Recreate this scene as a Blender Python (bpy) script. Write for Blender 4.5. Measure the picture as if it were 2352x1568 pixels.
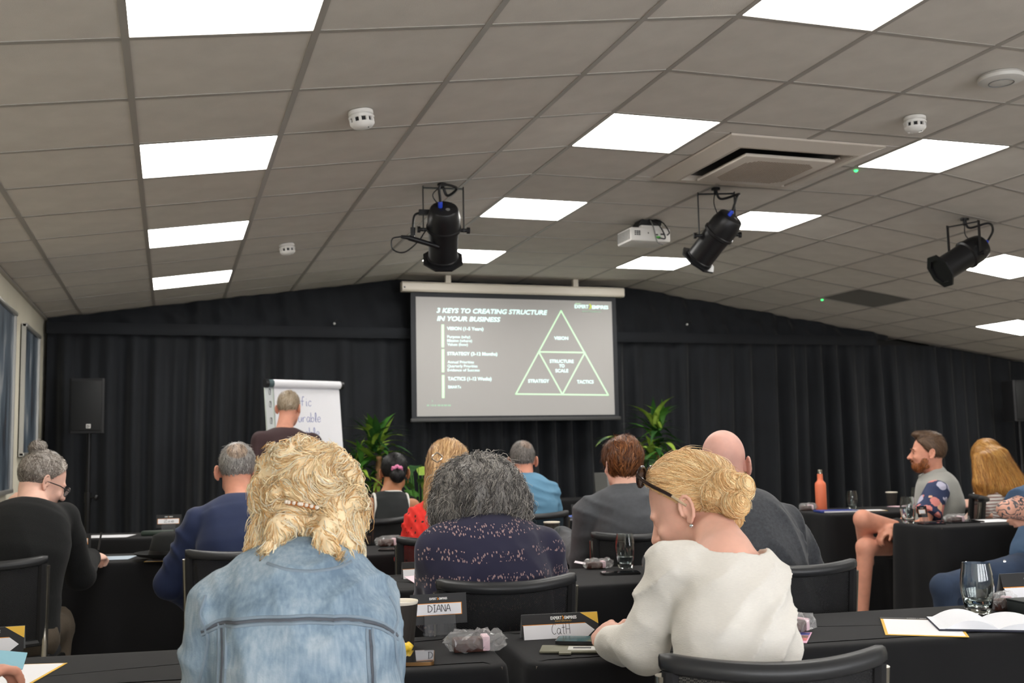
import bpy, bmesh, math, random
import numpy as np
from mathutils import Vector, Matrix
for o in list(bpy.data.objects): bpy.data.objects.remove(o)
SC = bpy.context.scene
COL = SC.collection
# ------------------------------------------------------------------ camera, world, exposure
CAMZ = 1.25
YAW, PITCH, ROLL, FPX = 0.310832, 0.099406, -0.019284, 2448.33
_f = np.array([math.sin(YAW)*math.cos(PITCH), math.cos(YAW)*math.cos(PITCH), math.sin(PITCH)])
_r = np.array([math.cos(YAW), -math.sin(YAW), 0.0]); _u = np.cross(_r, _f)
_r, _u = math.cos(ROLL)*_r + math.sin(ROLL)*_u, -math.sin(ROLL)*_r + math.cos(ROLL)*_u
camd = bpy.data.cameras.new('camera'); cam = bpy.data.objects.new('camera', camd); COL.objects.link(cam)
cam.matrix_world = Matrix(((_r[0], _u[0], -_f[0], 0), (_r[1], _u[1], -_f[1], 0), (_r[2], _u[2], -_f[2], CAMZ), (0, 0, 0, 1)))
camd.sensor_width = 36; camd.lens = FPX/2352*36; camd.clip_start = .05; camd.clip_end = 60
camd.dof.use_dof = True; camd.dof.focus_distance = 2.9; camd.dof.aperture_fstop = 6.3
SC.camera = cam
wd = bpy.data.worlds.new('world'); SC.world = wd; wd.use_nodes = True
wd.node_tree.nodes['Background'].inputs[0].default_value = (.5, .55, .6, 1); wd.node_tree.nodes['Background'].inputs[1].default_value = 0
SC.view_settings.view_transform = 'Standard'; SC.view_settings.look = 'None'
SC.view_settings.gamma = 1; SC.view_settings.use_curve_mapping = False
SC.view_settings.exposure = 0.58
DAY = 8.0             # daylight through the windows behind the camera (they light the backs of the front row and glint in the chrome)
PANEL = 12.5          # light given off by the ceiling light panels

def W(px, py, Y):    # a surveyed point of the photograph at depth Y, as a place in the room
    d = _f + (px-1176)/FPX*_r + (784-py)/FPX*_u
    p = d*(Y/d[1]); return np.array([p[0], p[1], p[2]+CAMZ])
def WZ(px, py, z):   # the same on a horizontal plane
    d = _f + (px-1176)/FPX*_r + (784-py)/FPX*_u
    p = d*((z-CAMZ)/d[2]); return np.array([p[0], p[1], z])

# ------------------------------------------------------------------ materials
def lin(c):
    return tuple(((v/255)/12.92 if v/255 <= .04045 else ((v/255+.055)/1.055)**2.4) for v in c)
_mats = {}
def M(name, col=(128,128,128), rough=.6, metal=0, var=0, vs=15, bump=0, bs=150, spec=.5, sheen=0, emit=0, trans=0, alpha=1, ior=1.45, coat=0, sss=0, attr=None, stretch=None, dist=.004):
    if name in _mats: return _mats[name]
    m = bpy.data.materials.new(name); m.use_nodes = True; nt = m.node_tree; N = nt.nodes; L = nt.links
    b = N['Principled BSDF']; c = lin(col) + (1,)
    b.inputs['Base Color'].default_value = c; b.inputs['Roughness'].default_value = rough; b.inputs['Metallic'].default_value = metal
    b.inputs['Specular IOR Level'].default_value = spec; b.inputs['IOR'].default_value = ior
    b.inputs['Sheen Weight'].default_value = sheen; b.inputs['Sheen Roughness'].default_value = .4
    b.inputs['Transmission Weight'].default_value = trans; b.inputs['Alpha'].default_value = alpha; b.inputs['Coat Weight'].default_value = coat
    if sss: b.inputs['Subsurface Weight'].default_value = sss; b.inputs['Subsurface Radius'].default_value = (.012, .005, .003); b.inputs['Subsurface Scale'].default_value = 1
    if emit: b.inputs['Emission Color'].default_value = c; b.inputs['Emission Strength'].default_value = emit
    tc = None
    if var or bump:
        tc = N.new('ShaderNodeTexCoord'); src = tc.outputs['Object']
        if stretch:
            mp = N.new('ShaderNodeMapping'); mp.inputs['Scale'].default_value = stretch; L.new(src, mp.inputs[0]); src = mp.outputs[0]
    if attr:
        a = N.new('ShaderNodeAttribute'); a.attribute_name = attr; L.new(a.outputs['Color'], b.inputs['Base Color'])
    elif var:
        n = N.new('ShaderNodeTexNoise'); n.inputs['Scale'].default_value = vs; n.inputs['Detail'].default_value = 5; L.new(src, n.inputs['Vector'])
        r = N.new('ShaderNodeValToRGB'); r.color_ramp.elements[0].position = .3; r.color_ramp.elements[1].position = .7
        r.color_ramp.elements[0].color = tuple(v*(1-var) for v in c[:3])+(1,); r.color_ramp.elements[1].color = tuple(min(1, v*(1+var)) for v in c[:3])+(1,)
        L.new(n.outputs['Fac'], r.inputs[0]); L.new(r.outputs[0], b.inputs['Base Color'])
    if bump:
        n2 = N.new('ShaderNodeTexNoise'); n2.inputs['Scale'].default_value = bs; n2.inputs['Detail'].default_value = 4; L.new(src, n2.inputs['Vector'])
        bp = N.new('ShaderNodeBump'); bp.inputs['Strength'].default_value = bump; bp.inputs['Distance'].default_value = dist
        L.new(n2.outputs['Fac'], bp.inputs['Height']); L.new(bp.outputs[0], b.inputs['Normal'])
    _mats[name] = m; return m
def nodes(m): return m.node_tree.nodes, m.node_tree.links, m.node_tree.nodes['Principled BSDF']

# ------------------------------------------------------------------ objects
def tag(o, label=None, cat=None, group=None, kind=None):
    if label: o['label'] = label
    if cat: o['category'] = cat
    if group: o['group'] = group
    if kind: o['kind'] = kind
    return o
def thing(name, label, cat, loc=(0,0,0), rz=0, group=None):
    o = bpy.data.objects.new(name, None); COL.objects.link(o); o.empty_display_size = .05
    o.location = loc; o.rotation_euler = (0, 0, rz); return tag(o, label, cat, group)
def rawmesh(name, V, F, mat, smooth=True, col=None):
    V = np.asarray(V, np.float32)
    me = bpy.data.meshes.new(name)
    if isinstance(F, np.ndarray):
        k = F.shape[1]; tot = np.full(len(F), k, np.int32); idx = F.astype(np.int32).ravel()
    else:
        tot = np.array([len(f) for f in F], np.int32); idx = np.array([i for f in F for i in f], np.int32)
    me.vertices.add(len(V)); me.vertices.foreach_set('co', V.ravel())
    me.loops.add(len(idx)); me.loops.foreach_set('vertex_index', idx)
    st = np.zeros(len(tot), np.int32); st[1:] = np.cumsum(tot)[:-1]
    me.polygons.add(len(tot)); me.polygons.foreach_set('loop_start', st); me.polygons.foreach_set('loop_total', tot)
    me.polygons.foreach_set('use_smooth', np.full(len(tot), bool(smooth)))
    me.update(calc_edges=True)
    if col is not None:
        a = me.color_attributes.new('Col', 'FLOAT_COLOR', 'POINT'); a.data.foreach_set('color', np.asarray(col, np.float32).ravel())
    if mat: me.materials.append(mat)
    return me
def obj(name, me, parent=None, kind=None):
    o = bpy.data.objects.new(name, me); COL.objects.link(o)
    if parent: o.parent = parent
    if kind: o['kind'] = kind
    return o
def dup(root, loc=None, rz=None, label=None):
    r = root.copy(); COL.objects.link(r)
    if loc is not None: r.location = loc
    if rz is not None: r.rotation_euler = (0, 0, rz)
    if label: r['label'] = label
    for ch in root.children:
        c = ch.copy(); COL.objects.link(c); c.parent = r
        for g in ch.children:
            d = g.copy(); COL.objects.link(d); d.parent = c
    return r

def frame_of(d):
    d = np.asarray(d, float); d = d/np.linalg.norm(d)
    a = np.array([0, 0, 1.]) if abs(d[2]) < .9 else np.array([1., 0, 0])
    x = np.cross(a, d); x /= np.linalg.norm(x); return x, np.cross(d, x), d
def spline(pts, n=8):
    P = np.asarray(pts, float)
    if len(P) < 3: return np.array([P[0]+(P[-1]-P[0])*t for t in np.linspace(0, 1, n+1)])
    E = np.vstack([2*P[0]-P[1], P, 2*P[-1]-P[-2]]); out = []
    for i in range(len(P)-1):
        p0, p1, p2, p3 = E[i:i+4]
        for t in np.linspace(0, 1, n, endpoint=False):
            out.append(.5*((2*p1)+(-p0+p2)*t+(2*p0-5*p1+4*p2-p3)*t*t+(-p0+3*p1-3*p2+p3)*t**3))
    out.append(P[-1]); return np.array(out)
class MB:
    def __init__(s): s.V = []; s.F = []
    def add(s, V, F):
        o = len(s.V); s.V += [tuple(v) for v in V]; s.F += [[i+o for i in f] for f in F]; return s
    def box(s, c, d, R=None, bev=0):
        c = np.asarray(c, float); h = np.asarray(d, float)/2
        if bev <= 0:
            V = np.array([(x, y, z) for z in (-1, 1) for y in (-1, 1) for x in (-1, 1)])*h
            F = [[0,2,3,1],[4,5,7,6],[0,1,5,4],[2,6,7,3],[0,4,6,2],[1,3,7,5]]
        else:
            b = min(bev, *(h*.95)); bm = bmesh.new(); bmesh.ops.create_cube(bm, size=1)
            for v in bm.verts: v.co = Vector((v.co.x*2*h[0], v.co.y*2*h[1], v.co.z*2*h[2]))
            bmesh.ops.bevel(bm, geom=bm.edges[:], offset=b, segments=2, affect='EDGES', profile=.5)
            bm.verts.index_update(); V = np.array([v.co[:] for v in bm.verts]); F = [[v.index for v in f.verts] for f in bm.faces]; bm.free()
        if R is not None: V = V@np.asarray(R).T
        return s.add(V+c, F)
    def tube(s, pts, r, n=8, cap=True):
        P = np.asarray(pts, float); k = len(P); rr = np.broadcast_to(np.asarray(r, float), (k,))
        T = np.gradient(P, axis=0); x, y, _ = frame_of(T[0]); V = []; F = []
        for i in range(k):
            t = T[i]/(np.linalg.norm(T[i])+1e-12); x = x-t*(x@t); x /= np.linalg.norm(x); y = np.cross(t, x)
            for j in range(n):
                a = 2*math.pi*j/n; V.append(P[i]+rr[i]*(math.cos(a)*x+math.sin(a)*y))
        for i in range(k-1):
            for j in range(n): F.append([i*n+j, i*n+(j+1)%n, (i+1)*n+(j+1)%n, (i+1)*n+j])
        if cap: F.append(list(range(n))[::-1]); F.append([(k-1)*n+j for j in range(n)])
        return s.add(V, F)
    def cyl(s, a, b, ra, rb=None, n=20):
        return s.tube([a, b], [ra, ra if rb is None else rb], n)
    def lathe(s, prof, c=(0,0,0), axis=(0,0,1), n=28, squash=None):
        x, y, z = frame_of(axis); c = np.asarray(c, float); V = []; F = []
        for r, h in prof:
            for j in range(n):
                a = 2*math.pi*j/n; V.append(c+z*h+r*(math.cos(a)*x+math.sin(a)*y))
        for i in range(len(prof)-1):
            for j in range(n): F.append([i*n+j, i*n+(j+1)%n, (i+1)*n+(j+1)%n, (i+1)*n+j])
        if prof[0][0] > 1e-6: F.append(list(range(n))[::-1])
        if prof[-1][0] > 1e-6: F.append([(len(prof)-1)*n+j for j in range(n)])
        return s.add(V, F)
    def prism(s, poly, t, O=(0,0,0), X=(1,0,0), Y=(0,1,0)):     # polygon in plane X,Y with thickness t along X x Y
        O, X, Y = (np.asarray(v, float) for v in (O, X, Y)); Z = np.cross(X, Y); Z /= np.linalg.norm(Z); k = len(poly)
        V = [O+X*p[0]+Y*p[1] for p in poly]; V += [v+Z*t for v in V]
        return s.add(V, [list(range(k))[::-1], list(range(k, 2*k))]+[[i, (i+1) % k, k+(i+1) % k, k+i] for i in range(k)])
    def build(s, name, mat, parent=None, smooth=None, kind=None, loc=None, sub=0):
        V = np.array(s.V)
        if loc is not None: V = V-np.asarray(loc)
        me = rawmesh(name, V, s.F, mat, False)
        if smooth is not False: autosmooth(me, 40 if smooth is None else smooth)
        o = obj(name, me, parent, kind)
        return o
def autosmooth(me, ang):
    bm = bmesh.new(); bm.from_mesh(me); bmesh.ops.recalc_face_normals(bm, faces=bm.faces[:]); c = math.radians(ang)
    for f in bm.faces: f.smooth = True
    for e in bm.edges: e.smooth = len(e.link_faces) == 2 and e.calc_face_angle(0) < c
    bm.to_mesh(me); bm.free()
def rotm(axis, a): return np.array(Matrix.Rotation(a, 3, axis))
def face_fix(me):
    bm = bmesh.new(); bm.from_mesh(me); bmesh.ops.recalc_face_normals(bm, faces=bm.faces[:]); bm.to_mesh(me); bm.free()

def text_mesh(s, bold=0, shear=0):
    cu = bpy.data.curves.new('t', 'FONT'); cu.body = s; cu.size = 1; cu.offset = bold; cu.shear = shear; cu.resolution_u = 3
    o = bpy.data.objects.new('t', cu); COL.objects.link(o); dg = bpy.context.evaluated_depsgraph_get(); dg.update()
    me = o.evaluated_get(dg).to_mesh(); V = np.array([v.co[:] for v in me.vertices]); F = [list(p.vertices) for p in me.polygons]
    o.evaluated_get(dg).to_mesh_clear(); bpy.data.objects.remove(o); bpy.data.curves.remove(cu)
    return V, F
def text_on(name, s, mat, parent, O, X, Y, width, cap, bold=.01, shear=0, center=False, fwd=None):
    # lettering laid on a plane: O = left end of baseline, X, Y unit vectors, width and capital height in metres
    V, F = text_mesh(s, bold, shear); x0, x1 = V[:,0].min(), V[:,0].max(); cy = .69+2*bold
    O, X, Y = (np.asarray(v, float) for v in (O, X, Y)); Z = np.cross(X, Y)
    k = width/(x1-x0); u = (V[:,0]-x0)*k-(width/2 if center else 0); v = V[:,1]*cap/cy
    P = O+u[:,None]*X+v[:,None]*Y+Z*(.0006 if fwd is None else fwd)
    return obj(name, rawmesh(name, P, F, mat, False), parent)
# ------------------------------------------------------------------ the room
rng = np.random.default_rng(7); random.seed(7)
XR, XK, Y0, HC, AL, AR, WR, WL = 2.0286, 4.4286, 3.4422, 2.8595, .14141, .14, .38, .4
XW0, XW1, YB, YF = -1.035, 9.52, -2.4, 10.25
def cz(x):
    return HC+(x-XR)*math.tan(AL) if x < XR else HC if x < XK else HC-(x-XK)*math.tan(AR)
def ceil_at(s, y, dz=0):      # s runs along the ceiling from the left fold, y into the room
    if s < 0: p = (XR+s*math.cos(AL), HC+s*math.sin(AL), -AL)
    elif s <= 2.4: p = (XR+s, HC, 0)
    else: p = (XK+(s-2.4)*math.cos(AR), HC-(s-2.4)*math.sin(AR), AR)
    n = (math.sin(p[2]), 0, math.cos(p[2]))
    return (p[0]+n[0]*dz, y, p[1]+n[2]*dz), p[2]
S0, S1 = (XW0-XR)/math.cos(AL), 2.4+(XW1-XK)/math.cos(AR)
m_wall = M('cream_wall_paint', (214,208,190), .85, var=.04, vs=3, bump=.05, bs=60)
m_tile = M('ceiling_tile_mineral', (208,202,194), .95, var=.05, vs=6, bump=.25, bs=350)
m_tee = M('ceiling_grid_paint', (166,161,154), .4, spec=.5)
m_floor = M('carpet', (150,146,141), .95, var=.2, vs=120, bump=.4, bs=400)
m_black = M('black_plastic', (24,24,26), .42)
m_dark = M('dark_board', (60,58,55), .9)
fl = MB().box(((XW0+XW1)/2, (YB+YF)/2, -.05), (XW1-XW0+.4, YF-YB+.4, .1)).build('floor', m_floor, kind='structure'); 
MB().box((XW0-.06, (YB+YF)/2, 1.45), (.12, YF-YB+.3, 2.9)).build('wall_left', m_wall, kind='structure')
MB().box((XW1+.06, (YB+YF)/2, 1.4), (.12, YF-YB+.3, 2.8)).build('wall_right', m_wall, kind='structure')
MB().box(((XW0+XW1)/2, YF+.06, 1.5), (XW1-XW0, .12, 3.0)).build('wall_back', m_dark, kind='structure')
mwf = MB(); zs, zt_ = .85, 2.25; wins = [(-.7, .9), (1.2, 2.8), (3.1, 4.7), (5.6, 7.2)]; xe = XW0
mwf.box(((XW0+XW1)/2, YB-.06, zs/2), (XW1-XW0, .12, zs)).box(((XW0+XW1)/2, YB-.06, (zt_+3)/2), (XW1-XW0, .12, 3-zt_))
for a, b in wins+[(XW1, XW1)]: mwf.box(((xe+a)/2, YB-.06, (zs+zt_)/2), (a-xe, .12, zt_-zs)); xe = b
mwf.build('wall_front', m_wall, kind='structure', smooth=False)
m_day = M('daylight_pane', (242,244,248), .1, emit=DAY); m_upvc = M('white_upvc', (226,226,222), .4)
for i, (a, b) in enumerate(wins):
    f = MB(); x = (a+b)/2
    for s in (-1, 0, 1): f.box((x+s*((b-a)/2-.03), YB-.05, (zs+zt_)/2), (.06, .07, zt_-zs))
    for z in (zs+.03, zt_-.03): f.box((x, YB-.05, z), (b-a, .07, .06))
    w_ = f.build('window_rear_offscreen', m_upvc, kind='structure', smooth=False)
    for s in (-1, 1): MB().box((x+s*(b-a)/4, YB-.07, (zs+zt_)/2), ((b-a)/2-.09, .01, zt_-zs-.1)).build('pane', m_day, w_, smooth=False)
MB().box((XW0+.008, (YB+YF)/2-.2, .05), (.016, YF-YB-.5, .1)).build('baseboard_left', M('white_gloss', (225,222,214), .4), kind='structure')
# ceiling: a deck with the lay-in tiles and the tee grid as parts
mb = MB(); xs = [XW0, XR, XK, XW1]
def deck(y0, y1, off, th):
    m = MB()
    for a, b in zip(xs[:-1], xs[1:]):
        za, zb = cz(a)+off, cz(b)+off
        V = [(a,y0,za),(b,y0,zb),(b,y1,zb),(a,y1,za),(a,y0,za+th),(b,y0,zb+th),(b,y1,zb+th),(a,y1,za+th)]
        m.add(V, [[0,3,2,1],[4,5,6,7],[0,1,5,4],[2,3,7,6],[0,4,7,3],[1,2,6,5]])
    return m
ceiling = deck(YB, YF, .05, .06).build('ceiling', m_dark, kind='structure', smooth=False)
deck(YB, Y0-1.2, 0, .03).build('ceiling_board', m_tile, ceiling, smooth=False)
scol = [S0]+[-WL-.6*k for k in range(4, -1, -1)]+[0, .6, 1.2, 1.8, 2.4]+[2.4+WR+.6*k for k in range(9)]
scol = [s for s in scol if s < S1-.02]+[S1]
LIGHTS = {}
for r in (-1, 2, 5, 8):
    LIGHTS[(-WL-1.8, r)] = 'left slope'; LIGHTS[(0, r)] = 'flat, by left fold'; LIGHTS[(1.8, r)] = 'flat, by right fold'
LIGHTS[(2.4+WR+1.2, 5)] = 'r'; LIGHTS[(2.4+WR+3.0, 8)] = 'r'; LIGHTS[(2.4+WR+3.0, 2)] = 'r'
def is_light(s, r): return any(abs(s-k[0]) < .02 and r == k[1] for k in LIGHTS)
GRILLE = (2.4+WR+1.2, 8)
AC = (3.24, 5.277, .95)
tile_me = {}
def tile_mesh(w):
    k = round(w, 3)
    if k not in tile_me:
        m = MB().box((0, 0, .0095), (w-.012, .588, .015), bev=0); tile_me[k] = rawmesh('ceiling_tile', m.V, m.F, m_tile, False)
    return tile_me[k]
for a, b in zip(scol[:-1], scol[1:]):
    for r in range(-2, 11):
        if is_light(a, r) or (abs(a-GRILLE[0]) < .02 and r == GRILLE[1]): continue
        y0, y1 = Y0+.6*r, Y0+.6*(r+1)
        if .59 < a < 1.7 and r in (2, 3): continue                          # the cassette fills these
        loc, ang = ceil_at((a+b)/2, (y0+y1)/2)
        o = obj('ceiling_tile', tile_mesh(b-a), ceiling); o.location = loc; o.rotation_euler = (0, ang, 0)
for (x0, x1, y0, y1) in ((.6, 1.2, Y0+1.2, AC[1]-.47), (1.2, 1.8, Y0+1.2, AC[1]-.47), (.6, 1.2, AC[1]+.47, Y0+2.4), (1.2, 1.8, AC[1]+.47, Y0+2.4), (.6, AC[0]-XR-.47, AC[1]-.46, AC[1]+.46), (AC[0]-XR+.47, 1.8, AC[1]-.46, AC[1]+.46)):
    MB().box((XR+(x0+x1)/2, (y0+y1)/2, HC+.0095), (x1-x0-.01, y1-y0-.004, .015)).build('ceiling_tile', m_tile, ceiling, smooth=False)   # tiles cut round the cassette
for k, s in enumerate(scol[1:-1]):
    loc, ang = ceil_at(s, (Y0-1.2+YF)/2)
    if s == 0: ang = -AL/2
    if abs(s-2.4) < 1e-6: ang = AR/2
    m = MB().box((0, 0, 0), (.024, YF-Y0+1.2, .004)).box((0, 0, .02), (.004, YF-Y0+1.2, .036))
    o = m.build('grid_runner', m_tee, ceiling, smooth=False); o.location = loc; o.rotation_euler = (0, ang, 0)
tee_me = {}
for a, b in zip(scol[:-1], scol[1:]):
    k = round(b-a, 3)
    if k not in tee_me:
        m = MB().box((0, 0, .0005), (b-a-.02, .024, .003)); tee_me[k] = rawmesh('cross_tee', m.V, m.F, m_tee, False)
    for r in range(-2, 12):
        y = Y0+.6*r
        if .59 < a < 1.7 and r == 3.5: continue
        loc, ang = ceil_at((a+b)/2, y); o = obj('cross_tee', tee_me[k], ceiling); o.location = loc; o.rotation_euler = (0, ang, 0)
for x, nm in ((XW0+.012, 'trim_1'), (XW1-.012, 'trim_2')):
    MB().box((x, (YB+YF)/2, cz(x)-.008), (.024, YF-YB-.1, .012)).build(nm, m_tee, kind='structure', smooth=False)
m_grille = M('grey_grille', (112,110,104), .8, bump=.3, bs=300)
(loc, ang) = ceil_at(GRILLE[0]+.3, Y0+.6*GRILLE[1]+.3)
g = thing('ceiling_grille', 'dark grey square grille filling one tile of the sloping ceiling', 'grille', loc); g.rotation_euler = (0, ang, 0)
MB().box((0, 0, .012), (.588, .588, .01)).build('backing', m_grille, g)
m = MB()
for k in range(24): m.box((0, -.28+.0243*k, .004), (.58, .006, .006))
m.build('slats', m_grille, g, smooth=False, kind='stuff')
# light panels
m_diff = M('lit_diffuser', (255,252,246), .5, emit=PANEL); m_frame = M('white_trim', (220,218,212), .4)
side = {-1: 'above the front tables', 2: 'beside the air conditioner', 5: 'among the spotlights', 8: 'nearest the curtain'}
names = {0: 'on the left ceiling slope', 1: 'along the flat ceiling\'s left fold', 2: 'along the flat ceiling\'s right fold', 3: 'on the right ceiling slope'}
def light(s, r, label, off=False):
    loc, ang = ceil_at(s+.3, Y0+.6*r+.3)
    t = thing('ceiling_light_offscreen' if off else 'ceiling_light', label, 'ceiling light', loc, group='square ceiling light panels'); t.rotation_euler = (0, ang, 0)
    m = MB()
    for sx, sy, dx, dy in ((0, .291, .588, .008), (0, -.291, .588, .008), (.291, 0, .008, .588), (-.291, 0, .008, .588)): m.box((sx, sy, .006), (dx, dy, .012))
    m.build('frame', m_frame, t, smooth=False)
    MB().box((0, 0, .006), (.574, .574, .008)).build('diffuser', m_diff, t, smooth=False)
for (s, r) in LIGHTS:
    c = 0 if s < -1 else 1 if s < .1 else 2 if s < 2 else 3
    light(s, r, f'square lit ceiling panel {names[c]}, {side[r]}', (s > 1.7 and r == -1) or (s > 5 and r == 2))
for r in (-4, -7):
    for s in (-WL-1.8, 0, 1.8, 2.4+WR+3.0): light(s, r, 'square lit ceiling panel over the back of the room', True)
# ------------------------------------------------------------------ curtain
m_cur = M('black_curtain', (24,27,32), .85, var=.2, vs=2.5, bump=.12, bs=500, sheen=.12)
def cy(x): return 9.84+.019*(x+1)
folds = [(rng.uniform(18, 44), rng.uniform(0, 6.28), rng.uniform(.4, 1)) for _ in range(7)]
def fold(x, z, warp=0):
    x = x+.05*np.sin(x*1.3+z*.6)*(2.3-z)*.35
    v = sum(a*np.sin(k*x+p+.5*np.sin(2.1*x+p)) for k, p, a in folds)/3
    return np.abs(v)**.8*np.sign(v)
def sheet(x0, x1, zlo, zhi, nx, nz, dfun):
    xs = np.linspace(x0, x1, nx); ts = np.linspace(0, 1, nz); V = []
    for t in ts:
        z = np.array([zlo(x)+(zhi(x)-zlo(x))*t for x in xs]); d = dfun(xs, z, t)
        V.append(np.stack([xs, np.array([cy(x) for x in xs])-d, z], -1))
    V = np.array(V).reshape(-1, 3); i = np.arange(nx*nz).reshape(nz, nx)
    F = np.stack([i[:-1,:-1], i[:-1,1:], i[1:,1:], i[1:,:-1]], -1).reshape(-1, 4)
    return V, F
cur = thing('stage_curtain', 'wide black pleated curtain covering the whole end wall behind the screen', 'curtain', (2, 9.9, 0))
loc = np.array([2, 9.9, 0])
cuts = [XW0+.03, .95, 2.6, 4.1, 5.9, 7.7, XW1-.03]
for a, b in zip(cuts[:-1], cuts[1:]):
    V, F = sheet(a, b, lambda x: .01, lambda x: min(2.30, cz(x)-.03), int((b-a)/.011), 26, lambda x, z, t: .075+fold(x, z)*(.052+.040*(1-t))*(1-.5*max(0, t-.85)/.15))
    obj('drape', rawmesh('drape', V-loc, F, m_cur), cur)
def wr(x, z, t): return .06+.03*np.sin(9*x+3*np.sin(5*z+x))*np.sin(14*z+2*x)+.012*np.sin(31*x+8*z)+.008*fold(x, z)
V, F = sheet(XW0+.03, 7.6, lambda x: min(2.36, cz(x)-.04), lambda x: max(cz(x)-.005, min(2.36, cz(x)-.04)+.01), 560, 12, wr)
obj('upper_drape', rawmesh('upper_drape', V-loc, F, m_cur), cur)
V, F = sheet(XW0+.03, 7.35, lambda x: 2.285, lambda x: 2.385, 260, 7, lambda x, z, t: .15+.012*math.sin(math.pi*t)+.006*np.sin(7*x))
obj('pelmet_band', rawmesh('pelmet_band', V-loc, F, m_cur), cur)
for px, py in ((768, 743), (1578, 745)):
    p = W(px, py, 9.72); t = thing('curtain_hook', 'small pale clip on the black curtain '+('left' if px < 1000 else 'right')+' of the screen', 'clip', p)
    MB().lathe([(.0, -.016), (.009, -.012), (.012, 0), (.009, .012), (0, .016)], (0, 0, 0), (0, 1, 0), 12).build('clip_head', M('pale_plastic', (190,190,188), .4), t)
    MB().tube(spline([(0, .005, .0), (.03 if px < 1000 else .05, .02, .04), (.08, .05, .02)]), .003, 6).build('cord', m_black, t)
# ------------------------------------------------------------------ projection screen with its slide
sx0, sx1, sz0, sz1, SY = 2.144, 4.100, 1.552, 2.656, 9.55
scr = thing('projection_screen', 'white projection screen in a black border showing a slide about three keys', 'screen', (3.11, SY, 1.5))
L_ = np.array([3.11, SY, 1.5])
m_ivory = M('ivory_plastic', (222,214,200), .35); m_scr = M('screen_fabric', (178,176,174), .8); m_bord = M('screen_border', (44,46,50), .7)
mb = MB()
for x, hw in ((3.115, 1.105),):
    prof = [(-.045, -.045), (.03, -.045), (.045, -.03), (.045, .03), (.03, .045), (-.045, .045)]
    mb.prism([(-p[0], p[1]) for p in prof], 2*hw, (x-hw, SY-.0, 2.745), (0, 1, 0), (0, 0, 1))
mb.build('housing', m_ivory, scr, loc=L_)
MB().box((2.03, SY-.0455, 2.735), (.014, .004, .014)).build('screw_cap', m_black, scr, loc=L_)
for x in (2.45, 3.72): MB().box((x, SY, 2.81), (.05, .05, .10)).build('bracket', m_ivory, scr, loc=L_)
MB().box((3.121, SY+.006, (1.53+2.70)/2), (2.05, .004, 1.19)).build('border_fabric', m_bord, scr, loc=L_)
MB().box(((sx0+sx1)/2, SY+.003, (sz0+sz1)/2), (sx1-sx0, .004, sz1-sz0)).build('screen_fabric', m_scr, scr, loc=L_)
MB().box((3.121, SY, 1.517), (2.075, .03, .034), bev=.008).build('weight_bar', M('grey_bar', (70,70,70), .5), scr, loc=L_)
m_lw = M('projected_white', (226,255,252), .8, emit=.42); m_lg = M('projected_green', (205,243,205), .8, emit=.30); m_ld = M('projected_dim', (170,205,180), .8, emit=.1); m_ly = M('projected_yellow', (200,214,90), .8, emit=.3)
def SP(zx, zy, dy=-.0012): return W(900+zx/4.127, 620+zy/4.127, SY+dy)
EX, EZ = np.array([1., 0, 0]), np.array([0, 0, 1.])
def slide(name, s, x0, yb, x1, cap, mat, bold=.012, shear=0):
    a = SP(x0, yb); b = SP(x1, yb); c = SP(x0, yb-cap)
    text_on(name, s, mat, scr, a-L_, EX, EZ, b[0]-a[0], c[2]-a[2], bold, shear, fwd=.0005)
for nm, s, x0, yb, x1, cap, bd, sh in (
    ('slide_title', '3 KEYS TO CREATING STRUCTURE', 424, 402, 1475, 46, .028, .22), ('slide_title', 'IN YOUR BUSINESS', 428, 479, 1030, 46, .028, .22),
    ('slide_heading', 'VISION (1-5 Years)', 522, 567, 868, 32, .025, 0), ('slide_text', 'Purpose (why)', 526, 643, 742, 26, .012, 0), ('slide_text', 'Mission (where)', 526, 680, 760, 26, .012, 0), ('slide_text', 'Values (how)', 526, 716, 720, 26, .012, 0),
    ('slide_heading', 'STRATEGY (3-12 Months)', 526, 806, 1000, 32, .025, 0), ('slide_text', 'Annual Priorities', 528, 883, 778, 26, .012, 0), ('slide_text', 'Quarterly Priorities', 528, 921, 812, 26, .012, 0), ('slide_text', 'Evidence of Success', 528, 959, 832, 26, .012, 0),
    ('slide_heading', 'TACTICS (1-12 Weeks)', 530, 1045, 945, 34, .025, 0), ('slide_text', 'SMARTs', 532, 1120, 655, 26, .012, 0),
    ('slide_caption', 'VISION', 1538, 659, 1672, 32, .03, 0), ('slide_caption', 'STRUCTURE', 1496, 878, 1724, 32, .03, 0), ('slide_caption', 'TO', 1585, 922, 1638, 32, .03, 0), ('slide_caption', 'SCALE', 1550, 968, 1673, 32, .03, 0),
    ('slide_caption', 'STRATEGY', 1292, 1066, 1492, 33, .03, 0), ('slide_caption', 'TACTICS', 1755, 1074, 1913, 33, .03, 0),
    ('slide_logo', 'EXPERT', 1732, 360, 1865, 34, .03, 0), ('slide_logo', 'EMPIRES', 1898, 366, 2052, 34, .03, 0)):
    slide(nm, s, x0, yb, x1, cap, m_lw, bd, sh)
slide('slide_logo', 'MASTERMIND', 1805, 398, 1985, 15, m_ld, .01)
slide('slide_number', '3', 377, 1250, 390, 18, m_ld, .01)
def flat(name, pts, mat):
    P = np.array([SP(*q) for q in pts])-L_; obj(name, rawmesh(name, P, [list(range(len(P)))[::-1]], mat, False), scr)
flat('slide_chevron', [(1868,320),(1880,320),(1896,345),(1880,371),(1868,371),(1882,345)], m_ly)
for x, y0, y1 in ((470,515,732), (472,750,968), (474,995,1213)): flat('slide_bar', [(x,y0),(x+25,y0),(x+26,y1),(x+1,y1)], m_lg)
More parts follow.
